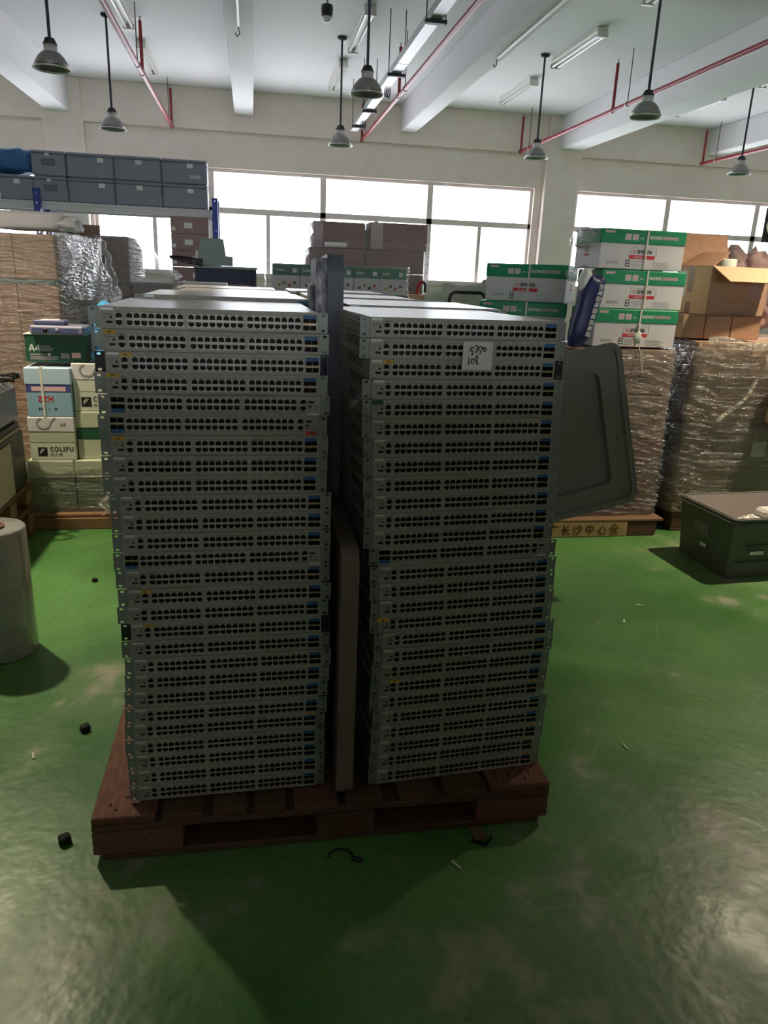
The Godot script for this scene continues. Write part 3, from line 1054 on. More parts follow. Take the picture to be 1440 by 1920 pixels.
# ------------------------------------------------------------------ small makers
func plank(parent: Node, called: String, m: Material, x0: float, x1: float, y0: float, y1: float, z0: float, z1: float) -> MeshInstance3D:
	# a board with slightly uneven, worn edges
	var c := Vector3((x0 + x1) / 2, (y0 + y1) / 2, (z0 + z1) / 2)
	var s := Vector3(x1 - x0, y1 - y0, absf(z1 - z0))
	var g := G.new()
	g.box(Vector3.ZERO, s, 0.003)
	var b := Basis(Vector3.UP, rng.randf_range(-0.004, 0.004))
	return part(called, g.done(m), parent, Transform3D(b, c + Vector3(0, rng.randf_range(-0.0008, 0.0008), 0)))

func pallet(label: String, at: Vector3, w: float, d: float, h: float, turn: float, m1: Material, m2: Material, boards: int) -> Node3D:
	# origin at the front left corner on the floor, depth runs to -z
	var t := thing("wooden_pallet", label, "pallet", at, turn, "wooden pallets")
	var th := h * 0.16
	for r in 3:
		var z: float = [-0.0, -(d - 0.1) / 2, -(d - 0.1)][r]
		plank(t, "bottom_board", m2, 0, w, 0, th, z - 0.1, z)
		plank(t, "cross_board", m2, 0, w, h - 2 * th, h - th, z - 0.1, z)
		for c in 3:
			var bw := 0.19 if c != 1 else 0.15
			var x: float = [0.0, (w - 0.15) / 2, w - 0.19][c]
			plank(t, "block", m1 if c != 1 else m2, x, x + bw, th, h - 2 * th, z - 0.1, z)
	var bw := w / boards
	for k in boards:
		var gap := 0.018 if k < boards - 1 else 0.0
		plank(t, "deck_board", m1 if (k == 0 or k % 3 == 2) else m2, k * bw, (k + 1) * bw - gap, h - th, h, -d, 0.004 * sin(k * 2.3))
	return t

func carton(label: String, m: Material, x0: float, x1: float, y0: float, y1: float, z0: float, z1: float, group := "", batch: Node3D = null, taped := true) -> Node3D:
	# a closed kraft carton: body, two top flaps that meet in a seam, tape over the seam and down the ends; part of a wrapped load when one is given
	var w := x1 - x0
	var h := y1 - y0
	var d := absf(z1 - z0)
	var t: Node3D
	var at := Vector3((x0 + x1) / 2, y0, (z0 + z1) / 2)
	if batch:
		t = Node3D.new()
		var k := 0
		var nm := "carton"
		while batch.has_node(NodePath(nm)):
			k += 1
			nm = "carton_%03d" % k
		t.name = nm
		batch.add_child(t, true)
		t.position = at - batch.position
	else:
		t = thing("cardboard_carton", label, "carton", at, 0, group)
	boxpart("body", t, m, -w / 2, w / 2, 0, h - 0.003, -d / 2, d / 2, 0.004)
	boxpart("flap", t, m, -w / 2 + 0.002, w / 2 - 0.002, h - 0.003, h, -d / 2 + 0.001, -0.001, 0.001)
	boxpart("flap", t, m, -w / 2 + 0.002, w / 2 - 0.002, h - 0.003, h, 0.001, d / 2 - 0.001, 0.001)
	if taped:
		boxpart("tape", t, M.tape, -w / 2 - 0.0008, w / 2 + 0.0008, h - 0.06, h + 0.0006, -0.025, 0.025)
	return t

func print_rect(t: Node3D, called: String, m: Material, x0: float, x1: float, y0: float, y1: float, z: float) -> MeshInstance3D:
	return boxpart(called, t, m, x0, x1, y0, y1, z - 0.0002, z + 0.0006)

func word(t: Node3D, text: String, m: Material, x: float, y: float, z: float, size: float, bold := true, called := "lettering", mono := false) -> MeshInstance3D:
	var f := SystemFont.new()
	f.font_names = PackedStringArray(["Droid Sans Mono" if mono else "Droid Sans"])
	f.font_weight = 700 if bold else 400
	var tm := TextMesh.new()
	tm.text = text
	tm.font = f
	tm.font_size = 32
	tm.pixel_size = size / 23.0
	tm.depth = 0.001
	tm.horizontal_alignment = HORIZONTAL_ALIGNMENT_LEFT
	tm.vertical_alignment = VERTICAL_ALIGNMENT_BOTTOM
	tm.material = m
	return part(called, tm, t, Transform3D(Basis(), Vector3(x, y - size * 0.25, z + 0.0003)))

const GLYPH := {
	"chang": [[0.1, 0.5, 0.92, 0.5], [0.35, 0.95, 0.35, 0.08, 0.52, 0.2], [0.78, 0.88, 0.4, 0.6], [0.48, 0.5, 0.92, 0.05]],
	"sha": [[0.1, 0.86, 0.22, 0.76], [0.06, 0.6, 0.19, 0.52], [0.08, 0.08, 0.25, 0.4], [0.62, 0.95, 0.62, 0.4], [0.46, 0.76, 0.38, 0.5], [0.78, 0.78, 0.92, 0.56], [0.86, 0.5, 0.62, 0.2, 0.34, 0.04]],
	"zhong": [[0.18, 0.75, 0.82, 0.75, 0.82, 0.38, 0.18, 0.38, 0.18, 0.75], [0.5, 0.98, 0.5, 0.02]],
	"xin": [[0.2, 0.5, 0.1, 0.22], [0.36, 0.66, 0.36, 0.14, 0.5, 0.05, 0.78, 0.08, 0.82, 0.26], [0.54, 0.82, 0.62, 0.62], [0.8, 0.6, 0.94, 0.38]],
	"cang": [[0.5, 0.96, 0.08, 0.5], [0.5, 0.96, 0.94, 0.5], [0.32, 0.52, 0.7, 0.52, 0.68, 0.28, 0.5, 0.26], [0.32, 0.52, 0.32, 0.07, 0.82, 0.07, 0.84, 0.22]],
	"guang": [[0.5, 0.98, 0.52, 0.82], [0.2, 0.8, 0.92, 0.8], [0.2, 0.8, 0.18, 0.4, 0.06, 0.04]],
	"ke": [[0.36, 0.93, 0.1, 0.83], [0.04, 0.65, 0.48, 0.65], [0.27, 0.86, 0.27, 0.03], [0.26, 0.6, 0.06, 0.28], [0.29, 0.56, 0.46, 0.38], [0.6, 0.84, 0.72, 0.74], [0.58, 0.62, 0.7, 0.52], [0.5, 0.3, 0.98, 0.4], [0.85, 0.97, 0.85, 0.02]],
	"li": [[0.12, 0.7, 0.86, 0.7, 0.8, 0.14, 0.64, 0.1], [0.5, 0.96, 0.48, 0.5, 0.12, 0.04]],
	"pu": [[0.3, 0.98, 0.38, 0.87], [0.7, 0.98, 0.6, 0.87], [0.1, 0.82, 0.9, 0.82], [0.38, 0.82, 0.38, 0.55], [0.62, 0.82, 0.62, 0.55], [0.2, 0.74, 0.27, 0.6], [0.8, 0.74, 0.73, 0.6], [0.04, 0.53, 0.96, 0.53], [0.24, 0.42, 0.76, 0.42, 0.76, 0.02, 0.24, 0.02, 0.24, 0.42], [0.24, 0.22, 0.76, 0.22]],
	"an": [[0.5, 0.99, 0.5, 0.86], [0.1, 0.7, 0.1, 0.84, 0.9, 0.84, 0.9, 0.7], [0.06, 0.46, 0.94, 0.46], [0.46, 0.72, 0.28, 0.3, 0.78, 0.04], [0.7, 0.62, 0.56, 0.25, 0.14, 0.02]],
	"blur": [[0.1, 0.9, 0.9, 0.9, 0.9, 0.1, 0.1, 0.1, 0.1, 0.9], [0.1, 0.5, 0.9, 0.5], [0.5, 0.9, 0.5, 0.1]],
	"blur2": [[0.05, 0.8, 0.95, 0.8], [0.3, 0.95, 0.2, 0.1], [0.55, 0.6, 0.55, 0.05], [0.2, 0.55, 0.9, 0.55, 0.9, 0.1], [0.15, 0.3, 0.85, 0.3]]}

func glyphs(t: Node3D, keys: Array, m: Material, x: float, y: float, z: float, size: float, thick: float, called := "lettering", xf := Transform3D(), step := 1.08) -> MeshInstance3D:
	var g := G.new()
	for k in keys.size():
		for s in GLYPH[keys[k]]:
			for j in range(0, s.size() - 2, 2):
				var a := Vector2(x + (k * step + s[j]) * size, y + s[j + 1] * size)
				var b := Vector2(x + (k * step + s[j + 2]) * size, y + s[j + 3] * size)
				var dd := (b - a).normalized() * thick * 0.5
				var nn := dd.orthogonal()
				a -= dd
				b += dd
				var p := []
				for q in [a - nn, b - nn, b + nn, a + nn]:
					p.append(xf * Vector3(q.x, q.y, z + 0.0006))
				g.face(p, xf.basis * Vector3.BACK)
	return part(called, g.done(m), t)

# a film wound round a batch: a wrinkled shell that follows a rectangle of rounded corners
func film_wrap(t: Node3D, called: String, m: Material, x0: float, x1: float, z0: float, z1: float, y0: float, y1: float, amp: float, sd: int, n := 96, rows := 26, top_in := 0.0) -> MeshInstance3D:
	var nz := FastNoiseLite.new()
	nz.seed = sd
	nz.frequency = 1.0
	nz.fractal_octaves = 3
	var rd := FastNoiseLite.new()
	rd.seed = sd + 100
	rd.frequency = 1.0
	rd.fractal_type = FastNoiseLite.FRACTAL_RIDGED
	rd.fractal_octaves = 3
	var cx := (x0 + x1) / 2
	var cz := (z0 + z1) / 2
	var hx := absf(x1 - x0) / 2
	var hz := absf(z1 - z0) / 2
	var f := func(u: float, v: float) -> Vector3:
		var a := u * TAU
		var e := 0.14
		var c := cos(a)
		var s := sin(a)
		var px := signf(c) * pow(absf(c), e) * hx
		var pz := signf(s) * pow(absf(s), e) * hz
		var y := lerpf(y0, y1, v)
		# long creases that run round the load and slope a little, over broad sags
		var slope := y + 0.22 * px - 0.15 * pz
		var w := nz.get_noise_3d(px * 2.0 + y * 1.4, y * 5.0, pz * 2.0) * amp * 0.7 + maxf(rd.get_noise_3d(px * 3.4, slope * 19.0, pz * 3.4), -0.2) * (0.014 + amp * 0.5)
		var k := 1.0 - top_in * pow(v, 6.0)
		var d := Vector3(px, 0, pz).normalized()
		return Vector3(cx + px * k, y, cz + pz * k) + d * (0.004 + absf(w))
	var g := G.new()
	g.sheet(int(n * 1.5), mini(int((y1 - y0) / 0.006), 220), f)
	return part(called, g.done(m), t, Transform3D(Basis(), -t.position))

# a crumpled closed bag or cushion
func lump(c: Vector3, s: Vector3, amp: float, sd: int, e := 0.7, n := 28, fr := 6.0) -> G:
	var nz := FastNoiseLite.new()
	nz.seed = sd
	nz.frequency = 1.0
	nz.fractal_octaves = 3
	var g := G.new()
	g.sheet(n, int(n * 0.6), func(u: float, v: float) -> Vector3:
		var a := u * TAU
		var b := (v - 0.5) * PI
		var p := Vector3(signf(cos(a)) * pow(absf(cos(a)), e) * pow(cos(b), e), signf(sin(b)) * pow(absf(sin(b)), e), signf(sin(a)) * pow(absf(sin(a)), e) * pow(cos(b), e))
		var q := p * s
		return c + q * (1.0 + amp * nz.get_noise_3d(q.x * fr + 11, q.y * fr, q.z * fr)))
	return g

# ------------------------------------------------------------------ the pallet in front
func make_front_pallet() -> void:
	rng.seed = 21
	var at := Vector3(-0.402, 0, -1.563)
	var t := thing("wooden_pallet", "dark reddish wooden pallet under the two front switch stacks", "pallet", at, 0, "wooden pallets")
	var w := 1.17
	var d := 1.09
	for r in 3:
		var z: float = [0.0, -(d - 0.11) / 2, -(d - 0.11)][r]
		plank(t, "bottom_board", M.wood_dark, 0.02, w - 0.02, 0.001, 0.020, z - 0.11, z - 0.005)
		plank(t, "cross_board", M.wood_dark, 0.0, w, 0.086, 0.104, z - 0.11, z - 0.002)
		for c in 3:
			var x: float = [0.0, 0.545, 0.968][c]
			var bw: float = [0.215, 0.15, 0.2][c]
			plank(t, "block", M.wood_red if c != 1 else M.wood_dark, x, x + bw, 0.0205, 0.0855, z - 0.11, z)
	var xs := [[0.0, 0.15], [0.165, 0.262], [0.285, 0.37], [0.388, 0.47], [0.49, 0.60], [0.615, 0.715], [0.755, 0.855], [0.88, 0.99], [1.004, 1.17]]
	for k in xs.size():
		var bd := plank(t, "deck_board", M.wood_red if k in [0, 8, 4] else M.wood_dark, xs[k][0], xs[k][1], 0.1045, 0.1245, -d, -0.003 + 0.005 * sin(k * 2.1))
		if k in [0, 8]:
			for q in [[0.012, 0.05], [0.05, 0.045], [0.035, 0.075], [0.055, 0.1], [0.022, 0.03]]:
				var g := G.new()
				g.lathe([Vector2(0, 0.0115), Vector2(0.004, 0.0112), Vector2(0.0045, 0.0095)], 8, Transform3D(Basis(), Vector3((q[0] - 0.035) * (1.6 if k == 0 else -1.6), 0, d / 2 - q[1])))
				part("nail", g.done(M.nail), bd)
	# second pallet, mostly hidden behind
	pallet("wooden pallet under the second group of switch stacks", Vector3(-0.45, 0, -3.03), 1.2, 1.08, 0.119, 0.0, M.wood_red, M.wood_dark, 8)
	# two plastic lids stand in the gap between the stacks
	var g := G.new()
	var low := thing("crate_lid", "brownish plastic crate lid on edge between the two stacks, lower one", "crate lid", Vector3(0.214, 0.1252, -1.575), -1.0, "grey crate lids")
	g.prism(rounded_rect(0.0, 0.0, 0.75, 0.665, 0.035), -0.021, 0.021, Transform3D(Basis(Vector3.UP, PI / 2), Vector3.ZERO))
	part("board", g.done(M.lid_brown), low)
	g = G.new()
	g.prism(rounded_rect(0.04, 0.04, 0.71, 0.625, 0.03), 0.0205, 0.024, Transform3D(Basis(Vector3.UP, PI / 2), Vector3.ZERO))
	part("raised_field", g.done(M.lid_brown), low)
	var up := thing("crate_lid", "scuffed slate grey crate lid upright between stacks, upper one", "crate lid", Vector3(0.192, 0.793, -1.95), -2.5, "grey crate lids")
	up.rotation_degrees.x = -0.5
	g = G.new()
	g.prism(rounded_rect(0.0, 0.0, 0.5, 0.655, 0.06), -0.005, 0.036, Transform3D(Basis(Vector3.UP, PI / 2), Vector3.ZERO))
	part("shell", g.done(M.lid_slate), up)
	g = G.new()
	g.prism(rounded_rect(0.012, 0.02, 0.47, 0.645, 0.05), -0.034, -0.005, Transform3D(Basis(Vector3.UP, PI / 2), Vector3.ZERO))
	part("foam_back", g.done(M.foam_scuffed), up)
	g = G.new()
	for k in 3:
		g.bb(-0.046, -0.034, 0.1 + 0.18 * k, 0.22 + 0.18 * k, -0.4, -0.06, 0.006)
	part("rib", g.done(M.foam_scuffed), up)

func rounded_rect(x0: float, y0: float, x1: float, y1: float, r: float, n := 6) -> PackedVector2Array:
	var p := PackedVector2Array()
	for q in [[x1 - r, y1 - r, 0.0], [x0 + r, y1 - r, PI / 2], [x0 + r, y0 + r, PI], [x1 - r, y0 + r, PI * 1.5]]:
		for k in n + 1:
			var a: float = q[2] + PI / 2 * k / n
			p.append(Vector2(q[0] + r * cos(a), q[1] + r * sin(a)))
	return p

# ------------------------------------------------------------------ film roll and litter on the floor
func make_floor_things() -> void:
	var t := thing("film_roll", "upright roll of clear stretch film standing on the floor", "film roll", Vector3(-0.93, 0, -2.70))
	var g := G.new()
	g.lathe([Vector2(0.045, 0.49), Vector2(0.106, 0.492), Vector2(0.112, 0.486), Vector2(0.112, 0.008), Vector2(0.107, 0.0), Vector2(0.0, 0.0)], 40)
	part("wound_film", g.done(M.film_roll), t)
	g = G.new()
	g.lathe([Vector2(0.036, 0.1), Vector2(0.036, 0.498), Vector2(0.044, 0.498), Vector2(0.044, 0.1)], 28)
	part("cardboard_core", g.done(M.core_card), t)
	g = G.new()
	g.sheet(16, 8, func(u: float, v: float) -> Vector3:
		var a := 0.5 + u * 0.9
		return Vector3(cos(a) * (0.1145 + 0.004 * sin(u * 9.0) * v), 0.02 + 0.45 * v, sin(a) * (0.1145 + 0.003 * u)))
	part("loose_end", g.done(M.film_milky), t)
	# black crumbs
	for c in [[-0.736, -3.347, 0.012, "small black crumb on the floor near the left pallet"], [-0.537, -2.136, 0.015, "small black crumb on the floor left of the front pallet"], [-0.487, -1.643, 0.015, "small black crumb on the floor nearest the viewer"]]:
		g = lump(Vector3(0, c[2] * 0.7, 0), Vector3(c[2], c[2] * 0.75, c[2] * 0.9), 0.35, int(c[0] * -100), 0.55, 12, 60.0)
		var o := part("debris_crumb", g.done(M.dirt), self, T(c[0], 0, c[1], 30))
		tag(o, c[3], "debris", "black crumbs on the floor")
	for c in [[0.483, -1.444, 0.5, "pale sliver of litter in front of the pallet"], [1.739, -2.878, 1.2, "white scrap of litter on the green floor at right"], [1.583, -2.726, -0.5, "pale sliver of litter on the floor at right"], [-0.66, -2.02, 0.3, "pale sliver of litter on the floor at left"], [1.15, -1.86, 0.1, "white shred lying on the floor right of the pallet"]]:
		g = G.new()
		g.box(Vector3(0, 0.002, 0), Vector3(0.007, 0.003, 0.032), 0.001, Basis(Vector3.UP, c[2]))
		tag(part("litter_sliver", g.done(M.litter_white), self, T(c[0], 0, c[1])), c[3], "litter", "pale slivers on the floor")
	var cb := thing("cable_scrap", "curled black cable scrap on the floor before the pallet", "cable scrap", Vector3(0.2, 0, -1.505))
	g = G.new()
	var path := []
	for k in 15:
		var a := PI * 0.98 - k * 0.24
		path.append(Vector3(cos(a) * 0.032, 0.004 + 0.006 * sin(k * 0.3), -sin(a) * 0.02))
	g.tube(path, 0.003, 6)
	part("curl", g.done(M.black_plastic), cb)
	g = G.new()
	g.box(Vector3(0.04, 0.005, 0.015), Vector3(0.03, 0.009, 0.011), 0.003, Basis(Vector3.UP, -0.4))
	part("plug", g.done(M.black_plastic), cb)
	var wd := thing("broken_clip", "black v shaped plastic scrap in front of pallet", "scrap", Vector3(0.575, 0, -1.508))
	g = G.new()
	g.box(Vector3(-0.014, 0.004, 0), Vector3(0.04, 0.008, 0.009), 0.002, Basis(Vector3.UP, -0.55))
	g.box(Vector3(0.014, 0.004, -0.003), Vector3(0.032, 0.008, 0.006), 0.002, Basis(Vector3.UP, 0.8))
	part("arms", g.done(M.dirt), wd)
	var wc := thing("wood_splinter", "pale grey wood splinter leaning against pallet bottom", "splinter", Vector3(0.567, 0, -1.54))
	g = G.new()
	g.box(Vector3(0, 0.006, 0), Vector3(0.03, 0.01, 0.05), 0.002, Basis(Vector3.UP, 0.15))
	part("chip", g.done(M.wood_tan), wc)
	var ps := thing("plastic_scrap", "clear plastic scrap on the floor near the right edge", "litter", Vector3(1.66, 0.004, -1.72))
	g = G.new()
	g.sheet(10, 8, func(u: float, v: float) -> Vector3: return Vector3(0.11 * u - 0.05 * v, 0.006 + 0.012 * absf(sin(u * 5.0 + v * 4.0)), 0.05 * v - 0.02 * u))
	part("sheet", g.done(M.film_milky), ps)
	# grey bin
	var bn := thing("storage_bin", "open grey plastic storage bin on the floor at right", "storage bin", Vector3(2.33, 0, -3.13), 4.0)
	bin_shell(bn, 0.62, 0.42, 0.325)
	print_rect(bn, "paper_label", M.print_white, 0.12, 0.2, 0.13, 0.148, 0.0005 + 0.004)
	boxpart("moulded_line", bn, M.bin_grey, 0.09, 0.5, 0.172, 0.178, -0.001, 0.006)
	boxpart("moulded_line", bn, M.bin_grey, 0.05, 0.5, 0.085, 0.091, -0.004, 0.005)
	g = G.new()
	g.box(Vector3.ZERO, Vector3(0.003, 0.02, 0.05), 0.0005)
	part("paper_label", g.done(M.print_white), bn, Transform3D(Basis(), Vector3(-0.0005, 0.12, -0.2)))
	boxpart("grip_panel", bn, M.lid_grey, -0.006, 0.006, 0.17, 0.235, -0.29, -0.17, 0.003)
	for c in [[0.17, -0.13, 0.05, 0.13, "crumpled white paper in the storage bin, smaller"], [0.34, -0.17, 0.13, 0.19, "white packing piece in the storage bin, larger"]]:
		var xf: Transform3D = bn.transform * T(c[0], 0.012, c[1])
		if c[2] < 0.1:
			g = lump(Vector3(0, 0.14, 0), Vector3(0.045, 0.135, 0.04), 0.4, 77, 0.8, 18, 20.0)
			tag(part("paper_wad", g.done(M.white_plastic), self, xf), c[4], "paper")
		else:
			g = G.new()
			g.bb(-0.08, 0.2, 0.0, 0.255, -0.08, 0.05, 0.02)
			g.bb(-0.04, 0.17, 0.25, 0.30, -0.06, 0.03, 0.015)
			tag(part("packing_piece", g.done(M.white_plastic), self, xf), c[4], "packing")

func bin_shell(t: Node3D, w: float, d: float, h: float) -> void:
	# tapering walls of a nesting bin, front left bottom corner at the origin
	var g := G.new()
	var gi := G.new()
	var top := 0.022
	var th := 0.006
	var lo := [Vector2(0.018, -0.018), Vector2(w - 0.018, -0.018), Vector2(w - 0.018, -d + 0.018), Vector2(0.018, -d + 0.018)]
	var hi := [Vector2(-top + 0.018, top - 0.018), Vector2(w + top - 0.018, top - 0.018), Vector2(w + top - 0.018, -d - top + 0.018), Vector2(-top + 0.018, -d - top + 0.018)]
	var mid := Vector3(w / 2, 0, -d / 2)
	for k in 4:
		var a: Vector2 = lo[k]
		var b: Vector2 = lo[(k + 1) % 4]
		var c: Vector2 = hi[(k + 1) % 4]
		var e: Vector2 = hi[k]
		var o := Vector3((a.x + b.x) / 2, 0, (a.y + b.y) / 2) - mid
		g.face([Vector3(a.x, 0, a.y), Vector3(b.x, 0, b.y), Vector3(c.x, h, c.y), Vector3(e.x, h, e.y)], o)
		var s := o.normalized() * th
		gi.face([Vector3(a.x, 0.006, a.y) - s, Vector3(b.x, 0.006, b.y) - s, Vector3(c.x, h, c.y) - s, Vector3(e.x, h, e.y) - s], -o)
	g.face([Vector3(lo[0].x, 0.0, lo[0].y), Vector3(lo[1].x, 0.0, lo[1].y), Vector3(lo[2].x, 0.0, lo[2].y), Vector3(lo[3].x, 0.0, lo[3].y)], Vector3.DOWN)
	gi.face([Vector3(lo[0].x, 0.006, lo[0].y), Vector3(lo[1].x, 0.006, lo[1].y), Vector3(lo[2].x, 0.006, lo[2].y), Vector3(lo[3].x, 0.006, lo[3].y)], Vector3.UP)
	part("shell", gi.done(M.bin_inside, g.done(M.bin_grey)), t)
	for k in 2:
		var r := 0.012 + 0.008 * k
		g = G.new()
		var path := []
		var y := h - 0.004 - 0.022 * k
		var q := 0.016 - 0.004 * k
		for c in [[-q, q, PI], [w + q, q, PI / 2], [w + q, -d - q, 0.0], [-q, -d - q, -PI / 2]]:
			for j in 5:
				var rr := 0.03
				var a: float = c[2] - PI / 8 * j * 1.0
				var ctr := Vector2(c[0] + (rr if c[0] < w / 2 else -rr), c[1] + (-rr if c[1] > -d / 2 else rr))
				path.append(Vector3(ctr.x + cos(a) * rr, y, ctr.y + sin(a) * rr))
		path.append(path[0])
		g.tube(path, 0.007, 8, false)
		part("rim", g.done(M.bin_grey), t)

# ------------------------------------------------------------------ left: paper cartons on a small pallet
func office_carton(label: String, x0: float, x1: float, y0: float, y1: float, z1: float, d: float, cap: Material, mid: Material, body: Material, group := "paper cartons at left", batch: Node3D = null) -> Node3D:
	# origin: bottom centre of the front face; a lid band on top, a coloured band below it
	var w := x1 - x0
	var h := y1 - y0
	var t: Node3D
	if batch:
		t = Node3D.new()
		t.name = "carton" if not batch.has_node("carton") else "carton_001"
		batch.add_child(t, true)
		t.position = Vector3((x0 + x1) / 2, y0, z1) - batch.position
	else:
		t = thing("paper_carton", label, "carton", Vector3((x0 + x1) / 2, y0, z1), rng.randf_range(-0.3, 0.3), group)
	boxpart("body", t, body, -w / 2, w / 2, 0, h * 0.74, -d, 0, 0.003)
	boxpart("lid", t, cap, -w / 2 - 0.003, w / 2 + 0.003, h * 0.66, h, -d - 0.003, 0.003, 0.004)
	print_rect(t, "printed_band", mid, -w / 2 + 0.001, w / 2 - 0.001, h * 0.42, h * 0.66, 0.0004)
	return t

func clip_logo(t: Node3D, x: float, y: float, z: float, s: float) -> void:
	var o := print_rect(t, "logo_square", M.ink, x, x + s, y, y + s, z)
	var g := G.new()
	var path := []
	for k in 15:
		var a := -PI * 0.25 + PI * k / 14.0
		path.append(Vector2(cos(a), sin(a)))
	var pts := []
	# a paper clip drawn as a hook along the diagonal
	for q in [[0.72, 0.78], [0.4, 0.42], [0.3, 0.26], [0.2, 0.34], [0.28, 0.52], [0.55, 0.85]]:
		pts.append(Vector3(x + q[0] * s, y + q[1] * s, z + 0.001))
	g.tube(pts, s * 0.045, 5)
	part("logo_clip", g.done(M.print_white), o)

func swoosh(t: Node3D, x: float, y: float, z: float, r: float) -> void:
	# a thick grey arc open at the top right
	var g := G.new()
	for k in 22:
		var a0 := 1.9 + 4.3 * k / 22.0
		var a1 := 1.9 + 4.3 * (k + 1) / 22.0
		g.face([Vector3(x + cos(a0) * r * 1.15, y + sin(a0) * r, z), Vector3(x + cos(a1) * r * 1.15, y + sin(a1) * r, z), Vector3(x + cos(a1) * r * 0.9, y + sin(a1) * r * 0.74, z), Vector3(x + cos(a0) * r * 0.9, y + sin(a0) * r * 0.74, z)], Vector3.BACK)
	g.face([Vector3(x + r * 1.12, y, z), Vector3(x + r * 0.85, y, z), Vector3(x + r * 1.7, y + r * 0.95, z), Vector3(x + r * 2.0, y + r * 0.95, z)], Vector3.BACK)
	part("printed_arc", g.done(M.print_grey), t)

func make_left_group() -> void:
	rng.seed = 33
	# small pallet
	var t := thing("wooden_pallet", "low tan wooden pallet under the wrapped paper cartons at left", "pallet", Vector3(-1.225, 0, -4.11), 0, "wooden pallets")
	for k in 3:
		plank(t, "deck_board", M.wood_tan, 0, 0.8, 0.066, 0.084, -0.12 - k * 0.3, -k * 0.3)
		plank(t, "bearer", M.wood_tan, k * 0.35, k * 0.35 + 0.1, 0.0, 0.0655, -0.72, 0)
	plank(t, "front_board", M.wood_tan, 0.0, 0.8, 0.0, 0.064, 0.0, 0.018)
	var zf := -4.16
	# lower wrapped layer
	var pair := thing("wrapped_cartons", "two dark green cartons under shiny film on the small pallet", "wrapped load", Vector3(-0.97, 0.086, zf))
	var c := office_carton("", -1.205, -0.975, 0.086, 0.375, zf, 0.32, M.carton_pale_green, M.carton_sage, M.carton_sage, "", pair)
	word(c, "ZKH", M.carton_pale_green, -0.06, 0.10, 0.0005, 0.035)
	office_carton("", -0.965, -0.74, 0.086, 0.375, zf, 0.32, M.carton_pale_green, M.carton_sage, M.carton_sage, "", pair)
	# COLIFU cartons
	c = office_carton("white carton with black clip logo reading COLIFU, left column", -1.185, -0.955, 0.377, 0.612, zf, 0.32, M.carton_white, M.carton_pale_green, M.carton_white_green)
	colifu(c, 0.23, 0.235)
	c = office_carton("white carton with black clip logo beside the light blue carton", -0.948, -0.72, 0.64, 0.895, zf - 0.03, 0.32, M.carton_white, M.carton_white_green, M.carton_white_green)
	colifu(c, 0.23, 0.255)
	c = office_carton("pale green carton under the white clip logo carton", -0.948, -0.72, 0.377, 0.638, zf - 0.03, 0.32, M.carton_pale_green, M.carton_dark_green, M.carton_pale_green)
	# light blue ZKH carton
	c = office_carton("light blue carton with red ZKH lettering and white strap", -1.178, -0.953, 0.614, 0.872, zf, 0.32, M.carton_blue_pale, M.carton_indigo, M.carton_blue)
	print_rect(c, "printed_panel", M.print_pink, -0.085, 0.085, 0.136, 0.16, 0.0009)
	var band: MeshInstance3D = c.get_node("printed_band")
	band.scale = Vector3(1, 0.62, 1)
	band.position.y = 0.258 * 0.66 * 0.38
	word(c, "ZKH", M.print_red, -0.058, 0.078, 0.0005, 0.03)
	word(c, "A4", M.ink, -0.058, 0.035, 0.0005, 0.013)
	glyphs(c, ["blur2"], M.print_grey, -0.012, 0.035, 0.0, 0.013, 0.0016)
	glyphs(c, ["blur"], M.ink, 0.022, 0.035, 0.0, 0.013, 0.0018)
	boxpart("strap", c, M.strap, -0.036, -0.024, 0.0, 0.26, 0.0005, 0.0045, 0.001)
	boxpart("strap", c, M.strap, -0.036, -0.024, 0.258, 0.2612, -0.324, 0.0045)
	# dark green A4 carton on top
	var a := thing("paper_carton", "dark green A4 paper carton carrying two grey devices", "carton", Vector3(-1.02, 0.897, -4.21), 3.0, "paper cartons at left")
	boxpart("body", a, M.carton_dark_green, -0.152, 0.152, 0, 0.142, -0.24, 0, 0.004)
	boxpart("top_flap", a, M.carton_white_green, -0.157, 0.157, 0.1405, 0.1435, -0.242, 0.004, 0.001)
	word(a, "A4", M.print_white, -0.135, 0.052, 0.0, 0.034)
	for q in [[-0.09, -0.03, 0.078, 0.084], [-0.09, -0.012, 0.068, 0.074], [-0.09, -0.02, 0.056, 0.064], [-0.13, -0.05, 0.034, 0.043], [-0.13, 0.005, 0.022, 0.03], [-0.13, 0.002, 0.012, 0.019]]:
		print_rect(a, "fine_print", M.print_grey, q[0], q[1], q[2], q[3], 0.0)
	print_rect(a, "label", M.print_grey, 0.02, 0.062, 0.02, 0.047, 0.0)
	print_rect(a, "label", M.print_pink, 0.074, 0.118, 0.022, 0.05, 0.0)
	var g := G.new()
	g.lathe([Vector2(0, 0.001), Vector2(0.008, 0.001), Vector2(0.008, 0.0)], 12, Transform3D(Basis(Vector3.RIGHT, PI / 2), Vector3(-0.038, 0.039, 0)))
	part("round_mark", g.done(M.print_white), a)
	# devices
	var r1 := thing("router_box", "grey blue desktop device lying on the green A4 carton", "router", Vector3(-1.0, 1.042, -4.16), -4.0)
	boxpart("case", r1, M.router_grey, -0.135, 0.135, 0, 0.045, -0.17, 0, 0.008)
	boxpart("front_strip", r1, M.router_navy, -0.12, 0.11, 0.008, 0.034, -0.004, 0.0012, 0.001)
	for k in 2:
		g = G.new()
		g.lathe([Vector2(0, 0.003), Vector2(0.011, 0.003), Vector2(0.012, 0.0)], 12, Transform3D(Basis(Vector3.RIGHT, PI / 2), Vector3(-0.055 + 0.06 * k, 0.021, 0.001)))
		part("knob", g.done(M.black_plastic if k == 0 else M.router_grey), r1)
